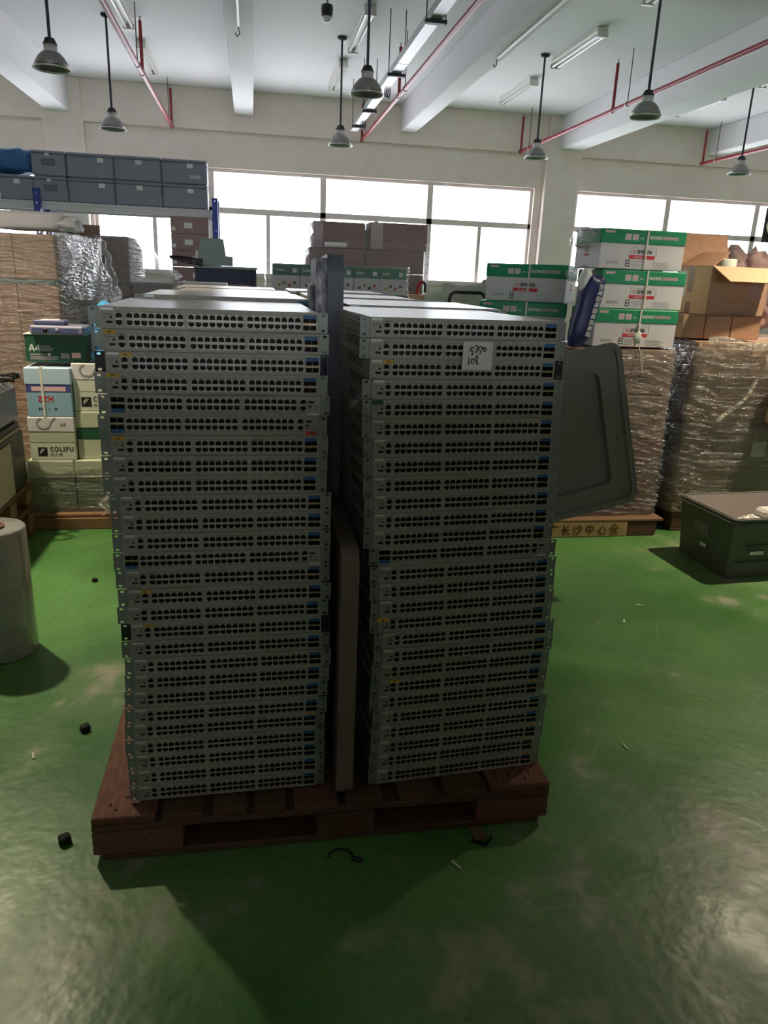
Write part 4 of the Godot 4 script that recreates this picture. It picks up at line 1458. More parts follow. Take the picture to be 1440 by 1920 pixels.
	var r2 := thing("router_box", "smaller navy device with a paper label, topmost at left", "router", Vector3(-1.04, 1.0885, -4.185), 2.0)
	boxpart("case", r2, M.router_navy, -0.075, 0.08, 0, 0.024, -0.1, 0, 0.005)
	boxpart("paper_label", r2, M.paper, -0.045, 0.045, 0.0235, 0.0246, -0.085, -0.015)
	# film round the lower half
	var w := pair
	film_wrap(w, "wound_sheet", M.film_clear, -1.215, -0.73, zf + 0.006, zf - 0.33, 0.087, 0.376, 0.016, 5, 84, 24)
	g = G.new()
	g.sheet(10, 20, func(u: float, v: float) -> Vector3: return Vector3(-0.83 + 0.05 * u + 0.02 * sin(v * 9.0), 0.09 + 0.12 * v, -4.075 - 0.03 * v + 0.012 * sin(u * 7.0 + v * 5.0)))
	part("loose_tail", g.done(M.film_milky), w, Transform3D(Basis(), -w.position))
	# blue plastic bag in the gap beside the stack
	var bag := thing("plastic_bag", "crumpled sky blue plastic bag beside the left stack", "bag", Vector3(-0.79, 0.905, -4.33))
	part("bag_body", lump(Vector3(0, 0.15, 0), Vector3(0.06, 0.14, 0.08), 0.5, 91, 0.8, 28, 9.0).done(M.blue_plastic), bag)
	part("bag_fold", lump(Vector3(0.0, 0.03, 0.1), Vector3(0.055, 0.026, 0.05), 0.5, 92, 0.8, 18, 14.0).done(M.blue_plastic), bag)
	# dark machines at the far left edge, on a pallet of their own
	pallet("brown wooden pallet under the dark machines at the left edge", Vector3(-1.90, 0.16, -3.44), 0.72, 0.645, 0.12, 0.0, M.wood_tan, M.wood_dark, 5)
	pallet("lower brown wooden pallet at the left edge", Vector3(-1.90, 0, -3.44), 0.72, 0.645, 0.158, 0.0, M.wood_tan, M.wood_dark, 5)
	var m1 := thing("printer", "black boxy printer with a beige side at the left edge", "printer", Vector3(-1.85, 0.282, -3.5), 0)
	boxpart("case", m1, M.black_plastic, 0, 0.66, 0, 0.29, -0.575, 0, 0.012)
	boxpart("side_cover", m1, M.beige_metal, 0.66, 0.668, 0.0, 0.26, -0.33, -0.02, 0.003)
	boxpart("front_door", m1, M.beige_metal, 0.03, 0.56, 0.0, 0.26, 0.0, 0.012, 0.004)
	boxpart("top_plate", m1, M.beige_metal, 0.0, 0.66, 0.288, 0.3, -0.575, 0.0, 0.003)
	var m2 := thing("printer", "grey silver machine stacked on the black printer at left", "printer", Vector3(-1.85, 0.584, -3.5), 0)
	boxpart("case", m2, M.silver_plastic, 0, 0.655, 0.02, 0.235, -0.57, 0, 0.03)
	boxpart("base", m2, M.black_plastic, 0.01, 0.65, 0.0, 0.025, -0.56, -0.005, 0.004)
	boxpart("front_panel", m2, M.black_plastic, 0.04, 0.5, 0.06, 0.19, -0.002, 0.006, 0.003)
	var cb := thing("cable_bundle", "tangle of black cables with yellow tag on the silver machine", "cables", Vector3(-1.36, 0.82, -3.9))
	for k in 4:
		g = G.new()
		var path := []
		for j in 18:
			var u := j / 17.0
			path.append(Vector3(-0.2 + 0.42 * u, 0.012 + 0.035 * absf(sin(u * 5.0 + k)), 0.06 * sin(u * 7.0 + k * 1.7)))
		g.tube(path, 0.007, 6)
		part("cable", g.done(M.black_plastic), cb)
	boxpart("yellow_tag", cb, M.bright_yellow, -0.02, 0.08, 0.04, 0.058, 0.05, 0.09, 0.006)

func colifu(c: Node3D, w: float, h: float) -> void:
	clip_logo(c, -w * 0.34, h * 0.1, 0.0004, h * 0.2)
	word(c, "COLIFU", M.print_dark, -w * 0.08, h * 0.2, 0.0004, h * 0.105)
	glyphs(c, ["ke", "li", "pu"], M.print_dark, -w * 0.075, h * 0.085, 0.0004, h * 0.085, 0.0016)
	swoosh(c, -w * 0.16, h * 0.86, 0.0045, h * 0.14)
	word(c, "A4", M.print_grey, w * 0.2, h * 0.8, 0.004, h * 0.07)

# ------------------------------------------------------------------ left back: wrapped loads
func make_left_back() -> void:
	rng.seed = 44
	pallet("wooden pallet under the large wrapped load at left", Vector3(-2.3, 0, -5.0), 1.15, 1.1, 0.12, 0, M.wood_tan, M.wood_dark, 7)
	var batch := thing("wrapped_load", "large load of brown cartons under wrinkled film at left", "wrapped load", Vector3(-1.73, 0.121, -5.5))
	var rows := [[0.122, 0.42], [0.422, 0.72], [0.722, 0.985], [0.987, 1.265], [1.295, 1.555]]
	var where := ["bottom", "second", "third", "fourth", "top"]
	for k in 5:
		for q in [[-1.405, -1.17, "right front"], [-1.88, -1.41, "middle front"], [-2.3, -1.885, "left front"]]:
			var c := carton("", M.kraft_orange if k < 4 else M.kraft, q[0], q[1], rows[k][0], rows[k][1], -5.55, -5.01, "", batch)
			if k == 3 and q[0] > -1.9:
				glyphs(c, ["blur2", "blur", "blur2", "blur"], M.print_brown, -0.07, 0.17, 0.27, 0.022, 0.004)
				glyphs(c, ["blur", "blur2", "blur", "blur"], M.print_brown, -0.1, 0.09, 0.27, 0.03, 0.005)
				print_rect(c, "fine_print", M.print_brown, -0.09, 0.03, 0.05, 0.054, 0.27)
		carton("", M.kraft_grey, -1.72, -1.17, rows[k][0], rows[k][1], -6.1, -5.56, "", batch)
	var g := G.new()
	g.bb(-2.3, -1.17, 1.268, 1.292, -6.1, -5.0, 0.004)
	part("separator_board", g.done(M.teal_sheet), batch, Transform3D(Basis(), -batch.position)).set_meta("label", "dull teal separator board")
	var w := batch
	film_wrap(w, "wound_sheet", M.film_clear, -2.32, -1.155, -4.985, -6.12, 0.126, 1.575, 0.010, 8, 120, 40)
	film_wrap(w, "second_layer", M.film_clear, -2.33, -1.145, -4.975, -6.13, 0.7, 1.56, 0.014, 9, 110, 26)
	# a loose curtain of film sags from the top corner down to the back
	g = G.new()
	g.sheet(20, 16, func(u: float, v: float) -> Vector3:
		var p := Vector3(-1.13, 1.56, -5.0).lerp(Vector3(-1.1, 1.57, -6.08), u)
		var b := Vector3(-1.1, 1.18, -5.15).lerp(Vector3(-0.99, 1.12, -6.12), u)
		return p.lerp(b, v) + Vector3(0.035 * sin(v * 6.0 + u * 9.0), 0.0, 0.02 * sin(v * 14.0)))
	part("loose_curtain", g.done(M.film_milky), w, Transform3D(Basis(), -w.position))
	g = G.new()
	var path := []
	for k in 14:
		var u := k / 13.0
		path.append(Vector3(-1.12 + 0.12 * u, 1.58 - 0.4 * u * u, -6.05) + Vector3(0.012 * sin(k * 1.9), 0, 0))
	g.tube(path, 0.022, 8)
	part("twisted_rope", g.done(M.film_milky), w, Transform3D(Basis(), -w.position))
	var fo := thing("foam_roll", "pale grey foam sheet folded up on the large wrapped load", "foam", Vector3(-1.27, 1.575, -5.12))
	part("folded_sheet", lump(Vector3(-0.03, 0.052, 0), Vector3(0.2, 0.05, 0.13), 0.14, 51, 0.28, 44, 6.0).done(M.foam_white), fo)
	part("upper_fold", lump(Vector3(-0.05, 0.09, -0.02), Vector3(0.17, 0.02, 0.11), 0.3, 53, 0.35, 36, 9.0).done(M.foam_white), fo)
	part("crumpled_end", lump(Vector3(0.18, 0.045, 0.03), Vector3(0.07, 0.042, 0.1), 0.45, 52, 0.6, 30, 14.0).done(M.foam_white), fo)
	var fl := thing("carton_flap", "brown carton flap standing up behind the foam roll", "flap", Vector3(-1.09, 1.58, -5.5))
	g = G.new()
	g.box(Vector3(0, 0.03, 0), Vector3(0.2, 0.065, 0.006), 0.001, Basis(Vector3.RIGHT, -0.12))
	part("board", g.done(M.kraft_grey), fl)
	# a second batch further back, its film hanging in a slope
	pallet("wooden pallet under the rear wrapped load at left", Vector3(-1.45, 0, -7.0), 0.85, 1.0, 0.12, 0, M.wood_tan, M.wood_dark, 6)
	batch = thing("wrapped_load", "plum brown load under sloping grey film, behind the large one", "wrapped load", Vector3(-1.06, 0.121, -7.45))
	var rw := [[0.122, 0.5], [0.502, 0.88], [0.882, 1.26], [1.262, 1.63]]
	for k in 4:
		carton("", M.kraft_plum, -1.43, -1.045, rw[k][0], rw[k][1], -7.9, -7.02, "", batch)
		if k < 3:
			carton("", M.kraft_plum, -1.035, -0.68, rw[k][0], rw[k][1] + 0.0, -7.9, -7.05, "", batch)
	w = batch
	film_wrap(w, "wound_sheet", M.film_milky, -1.45, -0.66, -6.99, -7.93, 0.126, 1.28, 0.03, 12, 90, 26)
	g = G.new()
	g.sheet(18, 18, func(u: float, v: float) -> Vector3:
		var a := Vector3(-1.02, 1.64, -7.0).lerp(Vector3(-1.02, 1.64, -7.9), u)
		var b := Vector3(-0.64, 1.30, -6.98).lerp(Vector3(-0.64, 1.30, -7.92), u)
		return a.lerp(b, v) + Vector3(0, -0.05 * sin(v * PI) + 0.016 * sin(v * 11.0 + u * 6.0), 0.0))
	g.sheet(14, 14, func(u: float, v: float) -> Vector3:
		var top := 1.64 - 0.34 * u
		return Vector3(-1.03 + 0.39 * u, lerpf(top, 1.24, v), -6.975 + 0.012 * sin(u * 13.0 + v * 7.0)))
	part("sloping_sheet", g.done(M.film_milky), w, Transform3D(Basis(), -w.position))
	film_wrap(w, "column_sheet", M.film_milky, -1.44, -1.03, -7.0, -7.92, 1.2, 1.64, 0.02, 13, 60, 12)
	# racking along the window wall
	make_racking()

func upright(label: String, x: float) -> void:
	var t := thing("rack_upright", label, "rack upright", Vector3(x, 0, -9.36), 0, "blue rack uprights")
	for s in 2:
		var zz := -0.42 * s
		var g := G.new()
		for k in 22:
			var y := k * 0.0985
			g.holed(-0.032, 0.032, y, y + 0.0985, zz - 0.0015, zz, 0.0, y + 0.05, 0.011, 0.02)
		g.bb(-0.033, -0.03, 0, 2.167, zz - 0.06, zz)
		g.bb(0.03, 0.033, 0, 2.167, zz - 0.06, zz)
		part("post", g.done(M.rack_blue), t)
	for k in 4:
		var g := G.new()
		var y := 0.15 + k * 0.5
		g.tube([Vector3(0, y, -0.05), Vector3(0, y + (0.4 if k % 2 == 0 else -0.0), -0.43)], 0.012, 6)
		part("brace", g.done(M.rack_blue), t)

func make_racking() -> void:
	upright("blue perforated rack upright beside the central window", -0.41)
	upright("blue perforated rack upright under the left crates", -2.33)
	upright("blue perforated rack upright at the far left edge", -4.25)
	var r := thing("storage_rack", "grey steel rack shelf carrying the grey crates", "rack", Vector3(0, 0, -9.42))
	for seg in [[-4.21, -2.37], [-2.29, -0.45]]:
		for y in [1.985, 0.985]:
			for zz in [0.0, -0.44]:
				boxpart("beam", r, M.rack_grey, seg[0], seg[1], y - 0.03, y + 0.05, zz - 0.04, zz, 0.004)
			var n := 6
			var st: float = (seg[1] - seg[0]) / n
			for k in n:
				boxpart("deck_panel", r, M.rack_grey, seg[0] + k * st + 0.003, seg[0] + (k + 1) * st - 0.003, y + 0.03, y + 0.055, -0.44, 0.006, 0.003)
	# grey crates, two rows
	var xs := [[-2.735, -2.376], [-2.374, -2.014], [-2.012, -1.507], [-1.505, -0.998], [-0.996, -0.49]]
	var names := ["far left", "second from left", "third from left", "fourth from left", "rightmost"]
	for row in 2:
		for k in 5:
			if row == 1 and k == 0:
				continue
			var y0 := 2.041 + 0.262 * row
			crate("grey plastic crate on the rack, %s row, %s" % ["lower" if row == 0 else "upper", names[k]], xs[k][0], xs[k][1], y0, y0 + 0.258, -9.75, -9.455 + 0.008 * (k % 2), k, row)
	var sk := thing("sack", "blue woven sack lying on the leftmost crate", "sack", Vector3(-2.60, 2.318, -9.62))
	part("sack_body", lump(Vector3(0, 0.125, 0), Vector3(0.24, 0.128, 0.18), 0.22, 61, 0.55, 30, 5.0).done(M.blue_sack), sk)
	# flat plum cartons under the shelf
	for k in 5:
		var c := carton("flat plum carton in the pile under the rack shelf, number %s from top" % ["five", "four", "three", "two", "one"][k], M.kraft_plum, -0.915, -0.49, 1.042 + 0.182 * k, 1.042 + 0.182 * k + 0.18, -9.8, -9.40, "flat cartons under the shelf", null, false)
		print_rect(c, "paper_label", M.print_white, -0.06 if k > 2 else 0.02, 0.03 if k > 2 else 0.1, 0.06, 0.12, 0.2)
		print_rect(c, "paper_label", M.print_white, -0.2, -0.16, 0.03, 0.07, 0.2)

func crate(label: String, x0: float, x1: float, y0: float, y1: float, z0: float, z1: float, k: int, row: int) -> void:
	var w := x1 - x0
	var h := y1 - y0
	var d := z1 - z0
	var t := thing("plastic_crate", label, "crate", Vector3((x0 + x1) / 2, y0, z1), 0, "grey plastic crates on the rack")
	boxpart("body", t, M.crate_grey, -w / 2 + 0.002, w / 2 - 0.002, 0, h - 0.03, -d, 0, 0.014)
	boxpart("lid", t, M.crate_grey, -w / 2, w / 2, h - 0.034, h, -d - 0.006, 0.006, 0.012)
	if k == 1:
		boxpart("grip", t, M.lid_slate, -0.07, 0.07, h * 0.42, h * 0.68, -0.002, 0.005, 0.003)
		print_rect(t, "paper_label", M.print_white, -0.03, 0.015, h * 0.8, h * 0.9, 0.006)
	else:
		print_rect(t, "paper_label", M.print_white, -0.02 + 0.05 * (k % 3), 0.045 + 0.05 * (k % 3), h * 0.66, h * 0.84, 0.006 if false else 0.0005)
		if k == 4 and row == 1:
			print_rect(t, "printed_panel", M.print_grey, 0.04, 0.2, h * 0.2, h * 0.42, 0.0005)
			glyphs(t, ["blur", "blur2", "blur"], M.print_white, 0.06, h * 0.24, 0.001, 0.036, 0.006)

# ------------------------------------------------------------------ right: green and white cartons
func green_carton(label: String, at: Vector3, turn: float, w: float, h: float, d: float) -> Node3D:
	# origin: bottom centre of the front face
	var t := thing("paper_carton", label, "carton", at, turn, "green and white cartons at right")
	boxpart("body", t, M.carton_white, -w / 2, w / 2, 0, h * 0.66, -d, 0, 0.004)
	boxpart("lid", t, M.carton_green, -w / 2 - 0.004, w / 2 + 0.004, h * 0.63, h, -d - 0.004, 0.004, 0.006)
	var z := 0.0005
	var zl := 0.0045
	# lid print: a small plate, two square marks, two lines of faint lettering
	print_rect(t, "printed_plate", M.print_pink, -w * 0.46, -w * 0.35, h * 0.89, h * 0.95, zl)
	for k in 2:
		var s := print_rect(t, "printed_mark", M.print_white, -w * 0.225 + w * 0.085 * k, -w * 0.155 + w * 0.085 * k, h * 0.73, h * 0.88, zl)
		glyphs(t, ["blur"], M.print_pink, -w * 0.22 + w * 0.085 * k, h * 0.745, zl + 0.0006, w * 0.06, 0.005, "printed_character")
	glyphs(t, ["blur2", "blur", "blur2", "blur"], M.print_white, w * 0.06, h * 0.77, zl, h * 0.085, 0.0028, "lettering")
	glyphs(t, ["blur", "blur2", "blur", "blur2", "blur"], M.print_pink, w * 0.22, h * 0.77, zl, h * 0.085, 0.0028, "lettering")
	glyphs(t, ["blur2", "blur2"], M.carton_white, -w * 0.05, h * 0.76, zl, h * 0.05, 0.0014, "fine_print")
	# body print: thin frame, dark lettering, red banner, black symbol, fine print
	var g := G.new()
	for q in [[-0.14, 0.17, 0.545, 0.55], [-0.14, -0.136, 0.35, 0.55], [0.166, 0.17, 0.35, 0.55]]:
		g.bb(w * q[0], w * q[1], h * q[2], h * q[3], z - 0.0002, z + 0.0004)
	part("printed_frame", g.done(M.print_grey), t)
	print_rect(t, "printed_banner", M.print_red, -w * 0.15, w * 0.155, h * 0.27, h * 0.36, z)
	glyphs(t, ["blur", "blur2", "blur", "blur2", "blur", "blur2"], M.print_pink, -w * 0.09, h * 0.295, z + 0.0006, h * 0.04, 0.0014, "lettering")
	glyphs(t, ["blur"], M.print_red, -w * 0.115, h * 0.4, z, h * 0.1, 0.0016, "logo_mark")
	glyphs(t, ["an", "blur2", "blur", "blur2"], M.print_dark, -w * 0.06, h * 0.4, z, h * 0.1, 0.0032, "lettering")
	print_rect(t, "symbol_panel", M.print_dark, -w * 0.185, -w * 0.135, h * 0.07, h * 0.24, z)
	print_rect(t, "symbol", M.print_white, -w * 0.175, -w * 0.145, h * 0.17, h * 0.21, z + 0.0006)
	print_rect(t, "symbol", M.print_white, -w * 0.175, -w * 0.145, h * 0.1, h * 0.14, z + 0.0006)
	glyphs(t, ["blur", "blur2", "blur2", "blur"], M.print_grey, -w * 0.41, h * 0.12, z, h * 0.08, 0.0018, "fine_print")
	for k in 4:
		print_rect(t, "fine_print", M.print_grey, -w * 0.12, -w * 0.02 + w * 0.03 * (k % 2), h * (0.07 + 0.045 * k), h * (0.08 + 0.045 * k), z)
		print_rect(t, "fine_print", M.print_grey, w * 0.14, w * 0.36 - w * 0.04 * (k % 2), h * (0.05 + 0.045 * k), h * (0.058 + 0.045 * k), z)
	# strap round the middle
	boxpart("strap", t, M.strap, w * 0.03, w * 0.052, 0.0, h + 0.001, 0.0005, 0.0065, 0.001)
	boxpart("strap", t, M.strap, w * 0.03, w * 0.052, h, h + 0.0015, -d - 0.004, 0.0065)
	# small printing on the side
	for s in [-1.0, 1.0]:
		boxpart("side_label", t, M.print_red, s * (w / 2 + 0.0003) - 0.0005, s * (w / 2 + 0.0003) + 0.0005, h * 0.32, h * 0.38, -d * 0.62, -d * 0.42)
		boxpart("side_label", t, M.print_grey, s * (w / 2 + 0.0003) - 0.0005, s * (w / 2 + 0.0003) + 0.0005, h * 0.42, h * 0.5, -d * 0.6, -d * 0.45)
	return t

func make_right_group() -> void:
	rng.seed = 55
	# pallet with painted characters on its front board
	var p := thing("wooden_pallet", "pale wooden pallet with brown painted characters at right", "pallet", Vector3(1.30, 0, -3.80), 0, "wooden pallets")
	plank(p, "front_board", M.wood_pale, 0.0, 0.84, 0.002, 0.09, -0.02, 0.0)
	plank(p, "block", M.wood_dark, 0.845, 1.02, 0.002, 0.09, -0.1, -0.005)
	for k in 4:
		plank(p, "bearer", M.wood_dark, 0.02 + k * 0.31, 0.11 + k * 0.31, 0.0, 0.088, -1.1, -0.03)
	for k in 7:
		plank(p, "deck_board", M.wood_tan, 0.0, 1.06, 0.0905, 0.106, -0.12 - k * 0.16, -k * 0.16)
	glyphs(p, ["guang", "chang", "sha", "zhong", "xin", "cang"], M.print_brown, 0.35, 0.015, 0.0006, 0.064, 0.007, "painted_lettering", Transform3D(), 1.16)
	# wrapped load on it: reddish cartons below, grey brown above
	var batch := thing("wrapped_load", "wrapped load of reddish and brown cartons under the green cartons", "wrapped load", Vector3(1.85, 0.107, -4.38))
	var rows := [[0.108, 0.34], [0.342, 0.57], [0.572, 0.81], [0.812, 1.062]]
	for k in 4:
		for q in [[1.86, 2.335, "right"], [1.36, 1.855, "left"]]:
			carton("", M.kraft_maroon if k < 2 else M.kraft_grey, q[0], q[1], rows[k][0], rows[k][1], -4.85, -3.9, "", batch)
	var w := batch
	film_wrap(w, "wound_sheet", M.film_clear, 1.345, 2.35, -3.885, -4.87, 0.111, 1.064, 0.02, 15, 110, 34)
	film_wrap(w, "second_layer", M.film_clear, 1.34, 2.355, -3.878, -4.88, 0.111, 0.6, 0.03, 16, 110, 18)
	# three green cartons in a column
	var W := 0.49
	green_carton("green and white carton, topmost of three beside the open box", Vector3(2.075, 1.484, -3.95), 0.6, W, 0.203, 0.31)
	green_carton("green and white carton, middle one of the column of three", Vector3(2.105, 1.278, -3.95), -0.4, W, 0.202, 0.31)
	green_carton("green and white carton, lowest of three, tied with string", Vector3(2.09, 1.074, -3.94), 0.3, W, 0.202, 0.31)
	var sg := thing("string_knot", "white knotted string hanging on the lowest green carton", "string", Vector3(2.09, 1.13, -3.915))
	part("knot", lump(Vector3(0, 0, 0.014), Vector3(0.022, 0.03, 0.012), 0.5, 66, 0.8, 14, 40.0).done(M.sack_white), sg)
	var g := G.new()
	var path := []
	for k in 20:
		var u := k / 19.0
		path.append(Vector3(0.012 + 0.022 * sin(u * PI), -0.02 - 0.16 * sin(u * PI * 0.9), 0.01 + 0.055 * sin(u * PI * 0.55)))
	g.tube(path, 0.003, 6)
	part("loop", g.done(M.strap), sg)
	# crumpled silver-white film at the left ends of the upper cartons
	var cf := thing("film_tuft", "crumpled silvery film tuft at top green carton's left end", "film", Vector3(1.80, 1.60, -4.1))
	part("tuft", lump(Vector3(0.0, 0.04, 0), Vector3(0.045, 0.045, 0.13), 0.5, 67, 0.7, 24, 12.0).done(M.film_milky), cf)
	cf = thing("film_tuft", "crumpled film tuft above the navy cloth roll", "film", Vector3(1.80, 1.42, -4.1))
	part("tuft", lump(Vector3(0.0, 0.03, 0), Vector3(0.055, 0.04, 0.12), 0.5, 68, 0.7, 24, 12.0).done(M.film_milky), cf)
	# lone carton and the one under it
	green_carton("green and white carton set askew in front of the column window", Vector3(1.62, 1.284, -4.47), -34.0, W, 0.215, 0.30)
	green_carton("green and white carton mostly hidden behind the right switch stack", Vector3(1.585, 1.068, -4.38), -20.0, W + 0.02, 0.214, 0.32)
	# navy cloth roll with white characters
	var um := thing("cloth_roll", "navy blue rolled cloth bag with white characters, leaning", "bag", Vector3(1.725, 1.085, -3.885))
	um.rotation_degrees = Vector3(-4, 0, -13)
	part("cloth", lump(Vector3(0.0, 0.19, 0.0), Vector3(0.062, 0.195, 0.05), 0.16, 69, 0.55, 30, 9.0).done(M.navy_cloth), um)
	glyphs(um, ["blur", "blur2", "blur", "blur2", "blur", "blur2", "blur", "blur2", "blur"], M.print_white, 0.0, 0.0, 0.0, 0.026, 0.004, "lettering", Transform3D(Basis(Vector3.BACK, PI / 2), Vector3(0.04, 0.05, 0.056)), 1.2)
	part("pale_lining", lump(Vector3(-0.05, 0.33, -0.01), Vector3(0.03, 0.06, 0.04), 0.4, 70, 0.7, 18, 18.0).done(M.white_plastic), um)
	# leaning crate lid
	var ld := thing("crate_lid", "large dark grey crate lid leaning beside the right stack", "crate lid", Vector3(1.05, 0.0, -2.72), 0, "grey crate lids")
	leaning_lid(ld)
	var hb := thing("plastic_crate", "grey plastic crate behind the right stack that props the lid", "crate", Vector3(0.975, 0, -2.86))
	boxpart("body", hb, M.crate_grey, -0.165, 0.165, 0, 0.285, -0.3, 0, 0.016)
	boxpart("lid", hb, M.crate_grey, -0.17, 0.17, 0.285, 0.31, -0.305, 0.005, 0.01)
	# wrapped load at the right edge
	pallet("wooden pallet under the wrapped load at the right edge", Vector3(2.46, 0, -3.88), 1.1, 1.0, 0.11, 0, M.wood_dark, M.wood_dark, 7)
	batch = thing("wrapped_load", "brown cartons under glossy warm film at the right edge", "wrapped load", Vector3(2.99, 0.111, -4.35))
	var rr := [[0.112, 0.4], [0.402, 0.66], [0.662, 0.9], [0.902, 1.115]]
	for k in 4:
		for q in [[2.46, 2.80, "left"], [2.805, 3.16, "middle"], [3.165, 3.52, "right"]]:
			var c := carton("", M.kraft if k != 1 else M.kraft_grey, q[0], q[1], rr[k][0], rr[k][1], -4.8, -3.9, "", batch)
			if k == 1 and q[0] > 2.7 and q[0] < 3.0:
				print_rect(c, "paper_label", M.print_white, -0.06, 0.03, 0.05, 0.14, 0.45)
	w = batch
	film_wrap(w, "wound_sheet", M.film_warm, 2.445, 3.54, -3.885, -4.82, 0.12, 1.116, 0.03, 18, 120, 36)
	film_wrap(w, "second_layer", M.film_clear, 2.44, 3.545, -3.875, -4.83, 0.2, 1.09, 0.05, 19, 110, 30)
	g = G.new()
	g.sheet(8, 20, func(u: float, v: float) -> Vector3: return Vector3(2.425 + 0.01 * sin(v * 16.0 + u * 4.0), lerpf(1.125, 0.55, v), lerpf(-3.88, -4.2, u)))
	part("purple_corner", g.done(M.film_purple), w, Transform3D(Basis(), -w.position))
	# thick gathered folds of film
	g = G.new()
	path = []
	for k in 20:
		var u := k / 19.0
		path.append(Vector3(2.50 + 0.5 * u, 1.125 - 0.03 * u + 0.01 * sin(u * 9.0), -3.865 + 0.01 * sin(u * 20.0)))
	g.tube(path, 0.022, 8)
	path = []
	for k in 24:
		var u := k / 23.0
		path.append(Vector3(2.86 - 0.24 * u * u, 1.06 - 0.38 * u, -3.83 + 0.012 * sin(u * 12.0)))
	g.tube(path, 0.014, 8)
	part("gathered_fold", g.done(M.film_warm), w, Transform3D(Basis(), -w.position))
	var tb := thing("plastic_sack", "cream plastic sack hanging over the load at right edge", "sack", Vector3(2.96, 0.6, -3.775))
	part("sack_body", lump(Vector3(0.08, 0.22, 0), Vector3(0.14, 0.26, 0.05), 0.3, 72, 0.75, 30, 7.0).done(M.kraft_inside), tb)
	# a row of small cartons on top, then the open box
	for q in [[2.385, 2.525, "left"], [2.53, 2.69, "middle"], [2.695, 2.88, "right"]]:
		carton("small brown carton under the open box, %s of three" % q[2], M.kraft if q[0] < 2.6 else M.kraft_orange, q[0] + 0.02, q[1] + 0.02, 1.127, 1.258, -4.5, -4.0, "small cartons under the open box")
	open_box()

func leaning_lid(t: Node3D) -> void:
	# a recessed plastic lid standing on a short edge; the rim runs round a sunken field
	t.position = Vector3(1.13, 0.33, -3.02)
	var ex := Vector3(0.97, 0.226, -0.03).normalized()
	var ey := Vector3(-0.22, 0.97, -0.07)
	ey = (ey - ex * ey.dot(ex)).normalized()
	var ez := ex.cross(ey)
	var bs := Basis(ex, ey, ez)
	var h := 0.715
	var wd := 0.61
	var o := Vector3.ZERO
	var xf := Transform3D(bs, o)
	var g := G.new()
	# rim ring: outer rounded rect minus inner field
	ring_plate(g, rounded_rect(0, 0, wd, h, 0.05), rounded_rect(0.085, 0.10, wd - 0.105, h - 0.11, 0.03), -0.03, 0.012, xf)
	part("frame", g.done(M.lid_grey), t)
	g = G.new()
	g.prism(rounded_rect(0.08, 0.095, wd - 0.10, h - 0.105, 0.03), -0.03, -0.018, xf)
	part("sunken_field", g.done(M.lid_grey), t)
	g = G.new()
	ring_plate(g, rounded_rect(-0.008, -0.008, wd + 0.008, h + 0.008, 0.055), rounded_rect(0.018, 0.018, wd - 0.018, h - 0.018, 0.035), 0.0125, 0.022, xf)
	part("raised_rim", g.done(M.lid_grey), t)
	g = G.new()
	g.box(xf * Vector3(wd + 0.004, 0.16, -0.008), Vector3(0.022, 0.2, 0.05), 0.006, bs)
	part("grip", g.done(M.black_plastic), t)
	for q in [[0.05, h - 0.06], [wd - 0.05, h * 0.42], [0.05, 0.05], [wd - 0.06, 0.05]]:
		g = G.new()
		g.lathe([Vector2(0.0, 0.004), Vector2(0.009, 0.003), Vector2(0.011, 0.0)], 12, xf * Transform3D(Basis(Vector3.RIGHT, PI / 2), Vector3(q[0], q[1], 0.012)))
		part("boss", g.done(M.lid_grey), t)

func ring_plate(g: G, outer: PackedVector2Array, inner: PackedVector2Array, z0: float, z1: float, xf: Transform3D) -> void:
	var n := outer.size()
	for k in n:
		var j := (k + 1) % n
		var a := outer[k]
		var b := outer[j]
		var c := inner[j]
		var d := inner[k]
		for z in [[z0, -1.0], [z1, 1.0]]:
			g.face([xf * g.v3(a, z[0]), xf * g.v3(b, z[0]), xf * g.v3(c, z[0]), xf * g.v3(d, z[0])], xf.basis * Vector3(0, 0, z[1]))
		g.face([xf * g.v3(a, z0), xf * g.v3(b, z0), xf * g.v3(b, z1), xf * g.v3(a, z1)], xf.basis * g.v3(Vector2(b.y - a.y, a.x - b.x), 0))
		g.face([xf * g.v3(d, z0), xf * g.v3(c, z0), xf * g.v3(c, z1), xf * g.v3(d, z1)], xf.basis * g.v3(-Vector2(b.y - a.y, a.x - b.x), 0))

